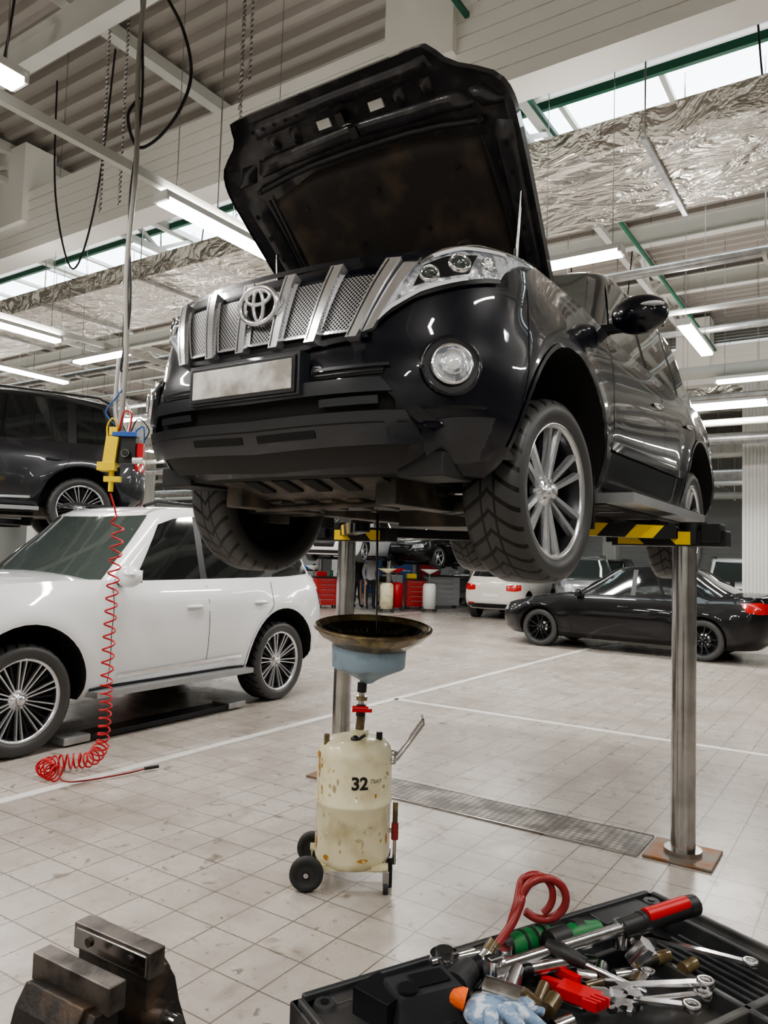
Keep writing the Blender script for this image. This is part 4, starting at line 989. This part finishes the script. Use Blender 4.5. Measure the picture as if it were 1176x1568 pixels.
# ================================================================ ROOM
def floor_mat():
    m=bpy.data.materials.new('floor_tiles'); m.use_nodes=True; nt=m.node_tree; b=nt.nodes['Principled BSDF']; N_=nt.nodes.new; L=nt.links.new
    tc=N_('ShaderNodeTexCoord'); bt=N_('ShaderNodeTexBrick'); bt.offset=0; bt.squash=1
    bt.inputs['Scale'].default_value=1; bt.inputs['Brick Width'].default_value=.24; bt.inputs['Row Height'].default_value=.24; bt.inputs['Mortar Size'].default_value=.0036; bt.inputs['Mortar Smooth'].default_value=.1
    bt.inputs['Color1'].default_value=(.485,.445,.405,1); bt.inputs['Color2'].default_value=(.445,.405,.365,1); bt.inputs['Mortar'].default_value=(.16,.14,.12,1)
    L(tc.outputs['Object'],bt.inputs['Vector'])
    n=N_('ShaderNodeTexNoise'); n.inputs['Scale'].default_value=1.1; n.inputs['Detail'].default_value=9; n.inputs['Roughness'].default_value=.70; L(tc.outputs['Object'],n.inputs['Vector'])
    r=N_('ShaderNodeMapRange'); r.inputs[1].default_value=.45; r.inputs[2].default_value=.72; r.inputs[4].default_value=.95; L(n.outputs['Fac'],r.inputs[0])
    mx=N_('ShaderNodeMix'); mx.data_type='RGBA'; mx.inputs[7].default_value=(.23,.19,.155,1); L(r.outputs[0],mx.inputs[0]); L(bt.outputs['Color'],mx.inputs[6])
    prev=mx.outputs[2]
    for sc_,lo,hi,am,col in ((8,.63,.70,.7,(.15,.11,.075,1)),(22,.66,.70,.7,(.10,.08,.06,1)),(3.2,.60,.72,.5,(.20,.16,.12,1))):
        n3=N_('ShaderNodeTexNoise'); n3.inputs['Scale'].default_value=sc_; n3.inputs['Detail'].default_value=5; n3.inputs['Distortion'].default_value=.6; L(tc.outputs['Object'],n3.inputs['Vector'])
        r3=N_('ShaderNodeMapRange'); r3.inputs[1].default_value=lo; r3.inputs[2].default_value=hi; r3.inputs[4].default_value=am; L(n3.outputs['Fac'],r3.inputs[0])
        m2=N_('ShaderNodeMix'); m2.data_type='RGBA'; m2.inputs[7].default_value=col; L(r3.outputs[0],m2.inputs[0]); L(prev,m2.inputs[6]); prev=m2.outputs[2]
    L(prev,b.inputs['Base Color'])
    rr=N_('ShaderNodeMapRange'); rr.inputs[3].default_value=.12; rr.inputs[4].default_value=.45; L(n.outputs['Fac'],rr.inputs[0]); L(rr.outputs[0],b.inputs['Roughness'])
    bp=N_('ShaderNodeBump'); bp.invert=True; bp.inputs['Distance'].default_value=.002; bp.inputs['Strength'].default_value=.6; L(bt.outputs['Fac'],bp.inputs['Height']); L(bp.outputs[0],b.inputs['Normal'])
    return m
PMIN,PMAX,QMIN,QMAX,ZC=-36,14,-7,38,7.3
pc,qc=(PMIN+PMAX)/2,(QMIN+QMAX)/2; PL,QL=PMAX-PMIN,QMAX-QMIN
b=MB(); b.box((pc,qc,-.05),(PL,QL,.1),floor_mat()); b.make('floor',None,(0,0,0),RZ)
LINE=mat('floor_line_white',(.68,.67,.64),.4,noise=((.48,.44,.40),3,.5,.75))
b=MB()
pl0=-2.36*cs-4.82*sn
b.box((pl0,9,.002),(.09,22,.004),LINE); b.box((pl0-7,14,.002),(.09,22,.004),LINE)
q1=1.66*sn+7.69*cs
b.box((pl0+6,q1,.002),(12,.09,.004),LINE); b.make('floor_marking_lines',None,(0,0,0),RZ)
DECK=mat('roof_deck',(.33,.30,.27),.5,.1)
vs=[];q=QMIN;st_=.26
while q<QMAX:
    for dq,dz in ((0,0),(.09,0),(.12,.07),(.22,.07)): vs+=[(PMIN,q+dq,ZC+dz),(PMAX,q+dq,ZC+dz)]
    q+=st_
n=len(vs)//2
fs=[(2*i,2*i+1,2*i+3,2*i+2) for i in range(n-1)]
b=MB(); b.add(vs,fs,DECK); b.make('ceiling',None,(0,0,0),RZ)
WALL=mat('wall_panel',(.50,.50,.47),.6)
def wall(name,c,d):
    b=MB(); b.box(c,d,WALL)
    b.make(name,None,(0,0,0),RZ)
wall('wall_back',(pc,QMAX+.1,ZC/2),(PL,.2,ZC+.3)); wall('wall_front',(pc,QMIN-.1,ZC/2),(PL,.2,ZC+.3)); wall('wall_left',(PMIN-.1,qc,ZC/2),(.2,QL,ZC+.3)); wall('wall_right',(PMAX+.1,qc,ZC/2),(.2,QL,ZC+.3))
BEAM=mat('beam_cladding',(.90,.885,.83),.45)
PLi=PL-.4
for qb in (5.8,17.8,29.8):
    b=MB()
    for i in range(6): b.box((pc,qb,5.66+.07+i*.14),(PLi,.34,.128),BEAM)
    b.box((pc,qb,6.08),(PLi-.1,.31,.78),BEAM)
    for k_ in range(-4,3): b.box((-3.46+6.66*k_,qb-.02,6.62),(.72,.46,1.10),BEAM)
    b.make('ceiling_beam',None,(0,0,0),RZ)
for k_ in range(-9,5):
    p=-3.54+3.33*k_; b=MB()
    b.box((p,qc,7.18),(.14,QL-.4,.14),WSTEEL)
    if k_%2==0:
        b.box((p,qc,6.72),(.10,QL-.4,.08),WSTEEL)
        q=QMIN+.2
        while q<QMAX-1.8:
            for a,c in (((q,6.72),(q+.75,7.15)),((q+.75,7.15),(q+1.5,6.72))):
                L=math.hypot(c[0]-a[0],c[1]-a[1]); b.box((p,(a[0]+c[0])/2,(a[1]+c[1])/2),(.06,L,.06),WSTEEL,rx=math.atan2(c[1]-a[1],c[0]-a[0]))
            q+=1.5
    b.make('roof_truss',None,(0,0,0),RZ)
for qq,zz in ((4.2,6.65),(1.5,6.9),(12,6.7),(15,6.9),(24,6.7)):
    b=MB(); b.box((pc,qq,zz),(PLi,.16,.02),WSTEEL); b.box((pc,qq,zz+.15),(PLi,.02,.28),WSTEEL); b.box((pc,qq,zz+.30),(PLi,.16,.02),WSTEEL); b.make('steel_girder',None,(0,0,0),RZ)
def foil():
    m=bpy.data.materials.new('duct_foil'); m.use_nodes=True; nt=m.node_tree; b=nt.nodes['Principled BSDF']
    b.inputs['Base Color'].default_value=(.86,.82,.76,1); b.inputs['Metallic'].default_value=.9; b.inputs['Roughness'].default_value=.20
    tc=nt.nodes.new('ShaderNodeTexCoord'); mp=nt.nodes.new('ShaderNodeMapping'); mp.inputs['Scale'].default_value=(1.0,1.6,1.6); nt.links.new(tc.outputs['Object'],mp.inputs[0])
    n=nt.nodes.new('ShaderNodeTexNoise'); n.inputs['Scale'].default_value=1.5; n.inputs['Detail'].default_value=4; n.inputs['Distortion'].default_value=1.2; nt.links.new(mp.outputs[0],n.inputs['Vector'])
    v=nt.nodes.new('ShaderNodeTexVoronoi'); v.feature='DISTANCE_TO_EDGE'; v.inputs['Scale'].default_value=2.0
    ad=nt.nodes.new('ShaderNodeVectorMath'); ad.operation='ADD'; nt.links.new(mp.outputs[0],ad.inputs[0]); nt.links.new(n.outputs['Color'],ad.inputs[1]); nt.links.new(ad.outputs[0],v.inputs['Vector'])
    mm=nt.nodes.new('ShaderNodeMath'); mm.operation='MULTIPLY_ADD'; mm.inputs[1].default_value=1.1; nt.links.new(v.outputs['Distance'],mm.inputs[0]); nt.links.new(n.outputs['Fac'],mm.inputs[2])
    bp=nt.nodes.new('ShaderNodeBump'); bp.inputs['Distance'].default_value=.14; bp.inputs['Strength'].default_value=.7; nt.links.new(mm.outputs[0],bp.inputs['Height']); nt.links.new(bp.outputs[0],b.inputs['Normal'])
    return m
FOIL=foil()
for q0,q1_,z0,z1 in ((7.0,8.6,5.6,5.9),(18.8,20.2,5.5,5.9)):
    b=MB(); pL=PL-4
    b.box((pc,(q0+q1_)/2,(z0+z1)/2),(pL,q1_-q0,z1-z0),FOIL)
    p=PMIN+3
    while p<PMAX-2:
        b.box((p,(q0+q1_)/2,z0-.03),(.05,q1_-q0+.2,.04),GALV)
        for qq in (q0-.05,q1_+.05): b.cyl((p,qq,z0-.03),(p,qq,7.25),.008,STEEL,seg=6)
        p+=2.4
    b.make('ventilation_duct',None,(0,0,0),RZ)
i=0
for q0 in (8.4,20.4):
    b=MB(); p=PMIN+1
    b.box((pc,q0+.5,7.22),(PL-2,1.0,.03),SKY)
    while p<PMAX-1:
        b.box((p+1.12,q0+.5,7.18),(.06,1.05,.08),GRNP if i%2 else WSTEEL); p+=1.18
    b.box((pc,q0,7.17),(PL-2,.06,.1),GRNP); b.box((pc,q0+1,7.17),(PL-2,.06,.1),GRNP)
    i+=1; b.make('window_%d'%i,None,(0,0,0),RZ)
b=MB()
for qq,zz,r,m in ((8.8,5.02,.06,GALV),(9.6,4.75,.035,WSTEEL),(11.0,4.9,.05,GALV),(12.2,4.6,.10,WSTEEL),(13.6,4.5,.05,GALV),(15.0,4.3,.07,WSTEEL),(16.3,4.2,.12,GALV),(18.6,4.2,.06,WSTEEL),(21,4.0,.15,GALV),(24,4.1,.08,WSTEEL),(27,4.0,.12,WSTEEL)):
    b.cyl((PMIN+1,qq,zz),(PMAX-1,qq,zz),r,m,seg=12)
    p=PMIN+2
    while p<PMAX-1: b.cyl((p,qq,zz),(p,qq,7.25),.008,STEEL,seg=5); b.box((p,qq,zz-r-.02),(.04,.3,.04),WSTEEL); p+=3
b.make('overhead_pipes',None,(0,0,0),RZ)
b=MB()
for pp,zz,r,m in ((-4.82,4.56,.03,WSTEEL),(-9.4,4.56,.03,WSTEEL),(-14,4.56,.03,WSTEEL),(-7.2,6.0,.02,GRNP),(-3.0,6.4,.02,GRNP),(-.2,4.9,.05,WSTEEL),(1.4,4.9,.04,WSTEEL)):
    b.box((pp,qc,zz),(r*2,QL-2,r*2.4),m)
    q=QMIN+1.5
    while q<QMAX: b.cyl((pp,q,zz),(pp,q,7.2),.006,STEEL,seg=5); q+=2.5
b.make('cable_rails',None,(0,0,0),RZ)
b=MB()
for (p,q,z) in ((-6.5,4.5,5.0),(-6.2,4.5,5.0),(-5.0,4.9,4.5),(-7.5,2.8,5.2),(-4.4,4.3,5.3),(-4.3,4.3,5.5)):
    zz=z
    while zz<7.2: b.tube([(p+.012*math.cos(a_),q+.012*math.sin(a_)*(1),zz+.03*math.sin(a_)) for a_ in [i*math.pi/3 for i in range(6)]],.005,STEEL,4,None,True); zz+=.05
b.make('hanging_chains',None,(0,0,0),RZ)
b=MB()
for (p,q) in ((-6.9,3.2),(-8.2,5.0),(-10.5,8.5),(-12,10.5),(-1.0,8.2),(.4,9.0),(1.2,10.5),(-7.0,11),(-15,14),(-4.5,12.5)):
    L_=random.uniform(1.2,2.6); b.curve([(p,q,7.2),(p+.1,q,7.2-L_*.6),(p+.45,q+.05,7.2-L_),(p+.9,q,7.2-L_*.7),(p+1.1,q,7.2)],.011,CBL,6)
b.make('hanging_cables',None,(0,0,0),RZ)
COLM=mat('column_ribbed',(.66,.66,.63),.5)
for p,q in ((-2.2,17.8),(-22.2,17.8),(-22.2,5.8),(-28.8,17.8),(4.4,17.8),(-22,29.8),(-2.2,29.8),(-8.9,29.8)):
    b=MB(); b.box((0,0,2.8),(.50,.50,5.7),COLM)
    for i in range(7): b.box((-.21+i*.07,-.26,2.85),(.04,.03,5.4),COLM); b.box((.26,-.21+i*.07,2.85),(.03,.04,5.4),COLM)
    b.box((0,0,.15),(.56,.56,.3),COLM); b.box((.1,.32,2),(.08,.08,4),GRNP)
    b.make('column',None,W(p,q,0),RZ)
def fix(p,q,z,L=1.5,along='q',pw=55,light=True,w=.16,up=True):
    b=MB(); r=0 if along=='p' else rad(90)
    b.box((0,0,.045),(L,w,.05),WHT); b.box((0,0,.0),(L*.98,w*.85,.04),TUBE); b.box((L/2,0,.03),(.03,w,.08),WHT); b.box((-L/2,0,.03),(.03,w,.08),WHT)
    for x in (-L*.4,L*.4): b.cyl((x,0,.07),(x,0,7.2-z),.004,STEEL,seg=5)
    E=b.make('fluorescent_light',None,W(p,q,z),RZ+r)
    if light:
        for k_ in ((0,1) if up else (0,)):  # second lamp faces up, added to brighten the beams and roof deck
            ld=bpy.data.lights.new('tube_light','AREA'); ld.shape='RECTANGLE'; ld.size=L; ld.size_y=w; ld.energy=pw*(1.15 if k_==0 else .38); ld.color=(1,.97,.925)
            lo=link(bpy.data.objects.new('tube_lamp',ld)); lo.parent=E; lo.location=(0,0,-.03 if k_==0 else .08); lo.rotation_euler=(0 if k_==0 else math.pi,0,0)
fix(-4.82,4.64,4.43,1.5,'q',70)
fix(-2.35,6.75,4.45,.8,'p',50); fix(-9.39,5.37,4.43,1.2); fix(-9.6,6.8,4.43,1.2,'p',55,False); fix(-11.5,6.75,4.4,1.5,'q',55,False); fix(-2.3,13.9,4.43,1.5,'p'); fix(-1.45,12.1,4.4,1.2,'p',55,False); fix(-4.42,2.0,4.45,.9,'q',60,True,.16,False)
for p in (-9,-4.5,.5,5):  # unseen fixtures around and behind the camera, added for illumination
    for q in (-4.5,-1.5): fix(p,q,5.0,1.5,'q',75,True,.16,q<-2)
for p,q in ((1.5,2.5),(3.5,5),(3.0,9),(-7.5,1.5)): fix(p,q,4.9,1.5,'q',75)  # more out-of-view fixtures, added to light the near bay
for p in (-30,-26,-22,-18,-14,-10,-6,-2,3):
    for q in (10.2,14.6,19,23.5,28,33):
        fix(p+random.uniform(-.6,.6),q+random.uniform(-.5,.5),4.5,1.5,'p' if random.random()<.6 else 'q',100,(int(q)+int(-p))%4==0)
# ================================================================ people
def person(name,loc,rz,top,pants,hair):
    J=[((0,0,.95),.14),((0,0,1.15),.135),((0,0,1.36),.15),((0,0,1.50),.06),((0,-.01,1.60),.085),((0,-.01,1.70),.085)]
    ed=[(0,1),(1,2),(2,3),(3,4),(4,5)]
    for sg in (1,-1):
        i=len(J); J+=[((sg*.18,0,1.40),.065),((sg*.24,.02,1.14),.048),((sg*.22,-.10,.92),.036),((sg*.21,-.14,.84),.032)]; ed+=[(2,i),(i,i+1),(i+1,i+2),(i+2,i+3)]
        i=len(J); J+=[((sg*.10,0,.86),.10),((sg*.12,-.02*sg,.48),.065),((sg*.13,.03*sg,.09),.048),((sg*.14,-.13+.03*sg,.045),.040)]; ed+=[(0,i),(i,i+1),(i+1,i+2),(i+2,i+3)]
    me=bpy.data.meshes.new(name); me.from_pydata([j[0] for j in J],ed,[]); o=link(bpy.data.objects.new(name,me))
    o.modifiers.new('s','SKIN'); sv=me.skin_vertices[0].data
    for i,j in enumerate(J): sv[i].radius=(j[1],j[1]*(.75 if i in (1,2) else 1))
    sv[0].use_root=True
    sb=o.modifiers.new('ss','SUBSURF'); sb.levels=2
    bpy.context.view_layer.update()
    nm=bpy.data.meshes.new_from_object(o.evaluated_get(bpy.context.evaluated_depsgraph_get())); o.modifiers.clear(); o.data=nm
    nm.materials.clear()
    for m in (top,pants,SKIN,hair,PLAS): nm.materials.append(m)
    for p in nm.polygons:
        c=p.center; p.use_smooth=True
        if c.z>1.50: k_=3 if (c.z>1.68 or c.y>.02) else 2
        elif c.z<.10: k_=4
        elif abs(c.x)>.16 and c.z<.90: k_=2
        elif c.z<.93: k_=1
        else: k_=0
        p.material_index=k_
    b=MB(); b.sphere((0,-.095,1.60),.014,SKIN,(1,1,1.6),8)
    for sg in (1,-1):
        b.sphere((sg*.085,-.01,1.61),.018,SKIN,(.4,1,1.4),8); b.sphere((sg*.03,-.085,1.635),.008,CBL,(1,.6,.7),8)
        for f_ in range(4): b.tube([(sg*.21+(f_-1.5)*.016*1,-.145,.82),(sg*.21+(f_-1.5)*.017,-.155,.78),(sg*.205+(f_-1.5)*.016,-.15,.745+abs(f_-1.4)*.008)],[.009,.008,.006],SKIN,6)
        b.tube([(sg*.19,-.15,.85),(sg*.175,-.175,.81)],[.010,.007],SKIN,6)
    b.make('face_and_hands',o); o.location=loc; o.rotation_euler=(0,0,rz)
DK=mat('workwear_dark',(.02,.022,.03),.8); GRY=mat('workwear_grey',(.45,.46,.48),.8); HR=mat('hair_grey',(.25,.23,.21),.8); HB=mat('hair_brown',(.05,.03,.02),.8)
person('mechanic_person',(-.36,23.4,0),.4,GRY,DK,HR); person('mechanic_person',(-.78,23.9,0),2.5,DK,DK,HB)
def cabinet(x,y,rz,w,d,h,m,top=PLAS):
    b=MB(); b.box((0,0,h/2+.05),(w,d,h-.1),m); b.box((0,0,h),(w+.04,d+.04,.05),top)
    n=5
    for i in range(n): hh_=(h-.2)/n; b.box((0,-d/2-.008,.15+hh_*(i+.5)),(w-.06,.016,hh_-.02),m); b.box((0,-d/2-.03,.15+hh_*(i+.8)),(w*.6,.02,.015),ALU)
    for sx in (-1,1):
        for sy in (-1,1): b.cyl((sx*w*.4-.02,sy*d*.35,.05),(sx*w*.4+.02,sy*d*.35,.05),.05,PLASM)
    b.box((-w*.2,0,h+.10),(.3,.2,.15),random.choice((REDP,BLUP,PLAS,YEL))); b.cyl((w*.25,0,h+.02),(w*.25,0,h+.22),.05,random.choice((WHT,GRNP,CBL)))
    b.make('tool_cabinet',None,(x,y,0),rz,.008)
GC=mat('cabinet_grey',(.35,.36,.37),.4); RC=mat('cabinet_red',(.42,.02,.02),.4); BC=mat('cabinet_blue',(.04,.10,.25),.4)
for a in ((2.0,25.2,.1,1.1,.6,1.05,GC),(1.05,24.0,.2,.6,.5,.95,RC),(.4,29.3,0,.8,.5,1.0,GC),(-1.75,23.5,.3,.7,.5,.95,RC),(-2.6,26.5,.2,.8,.5,1.1,GC),(-1.4,30,0,1.2,.5,1.8,WHT),(.9,31,0,.9,.5,1.9,BC),(3.9,33,0,1.2,.5,1.8,GC),(8.4,16.0,-.6,.9,.5,1.0,WHT),(7.9,17.4,-.5,.7,.5,1.1,GC),(-4.2,20,.4,.8,.5,1.0,WHT),(-7.5,22,.4,.9,.5,1.4,RC),(.1,26,0,.5,.4,.8,GC),(1.9,31.5,0,.7,.5,1.5,RC),(-.5,32,0,1,.5,1.9,BC),(-3.1,31,0,1,.5,1.9,GC),(-.4,34,0,1.2,.5,2.0,WHT),(2.0,33.5,0,1.2,.5,2.0,WHT),(-1.2,25.6,.2,.6,.5,1.0,GC)): cabinet(*a)
def barrel_drainer(x,y,m):
    b=MB(); b.lathe([(.001,.1),(.2,.1),(.2,.8),(.15,.86),(.001,.87)],m,None,20); b.cyl((0,0,.86),(0,0,1.15),.02,STEEL); b.lathe([(.03,1.15),(.28,1.28),(.27,1.29),(.02,1.18)],m,None,20)
    for sx in (-.18,.18): b.cyl((sx,-.1,.08),(sx,.1,.08),.08,PLASM)
    b.make('waste_oil_drainer',None,(x,y,0))
barrel_drainer(.45,23.2,REDP); barrel_drainer(1.45,23.0,WHT); barrel_drainer(-2.2,24.2,WHT); barrel_drainer(.15,22.4,CREAM)
RD=mat('roller_door',(.50,.52,.53),.4)
for i in range(8):
    b=MB(); p=-33+i*5.6
    b.box((p,QMAX-.06,2.0),(4.0,.06,4.0),RD)
    for k_ in range(8): b.box((p,QMAX-.10,.25+k_*.5),(4.0,.03,.03),GALV)
    b.make('door_%d'%(i+1),None,(0,0,0),RZ)
b=MB()
c0=fr+d31*1.45+nn*(-.12)
b.box((0,0,.035),(.20,2.0,.05),PLAS); b.box((0,-.95,.045),(.24,.25,.06),GALV); b.box((0,.95,.045),(.24,.25,.06),GALV); b.make('scissor_lift_platform',None,(c0.x,c0.y,0),-rad(31.5),.006)
# ================================================================ world & camera
w=bpy.data.worlds.new('world'); SC.world=w; w.use_nodes=True
w.node_tree.nodes['Background'].inputs[0].default_value=(.75,.82,.9,1); w.node_tree.nodes['Background'].inputs[1].default_value=.6
cd=bpy.data.cameras.new('camera'); co=link(bpy.data.objects.new('camera',cd)); cd.sensor_fit='VERTICAL'; cd.sensor_height=36; cd.lens=26.4; cd.clip_end=200; cd.clip_start=.05
co.matrix_world=Matrix.Translation((0,0,1.6))@Matrix.Rotation(rad(93.5),4,'X')@Matrix.Rotation(rad(1.7),4,'Z')
SC.camera=co
try:
    SC.view_settings.look='AgX - Medium High Contrast'; SC.view_settings.exposure=-.15
except Exception as ex: print(ex)
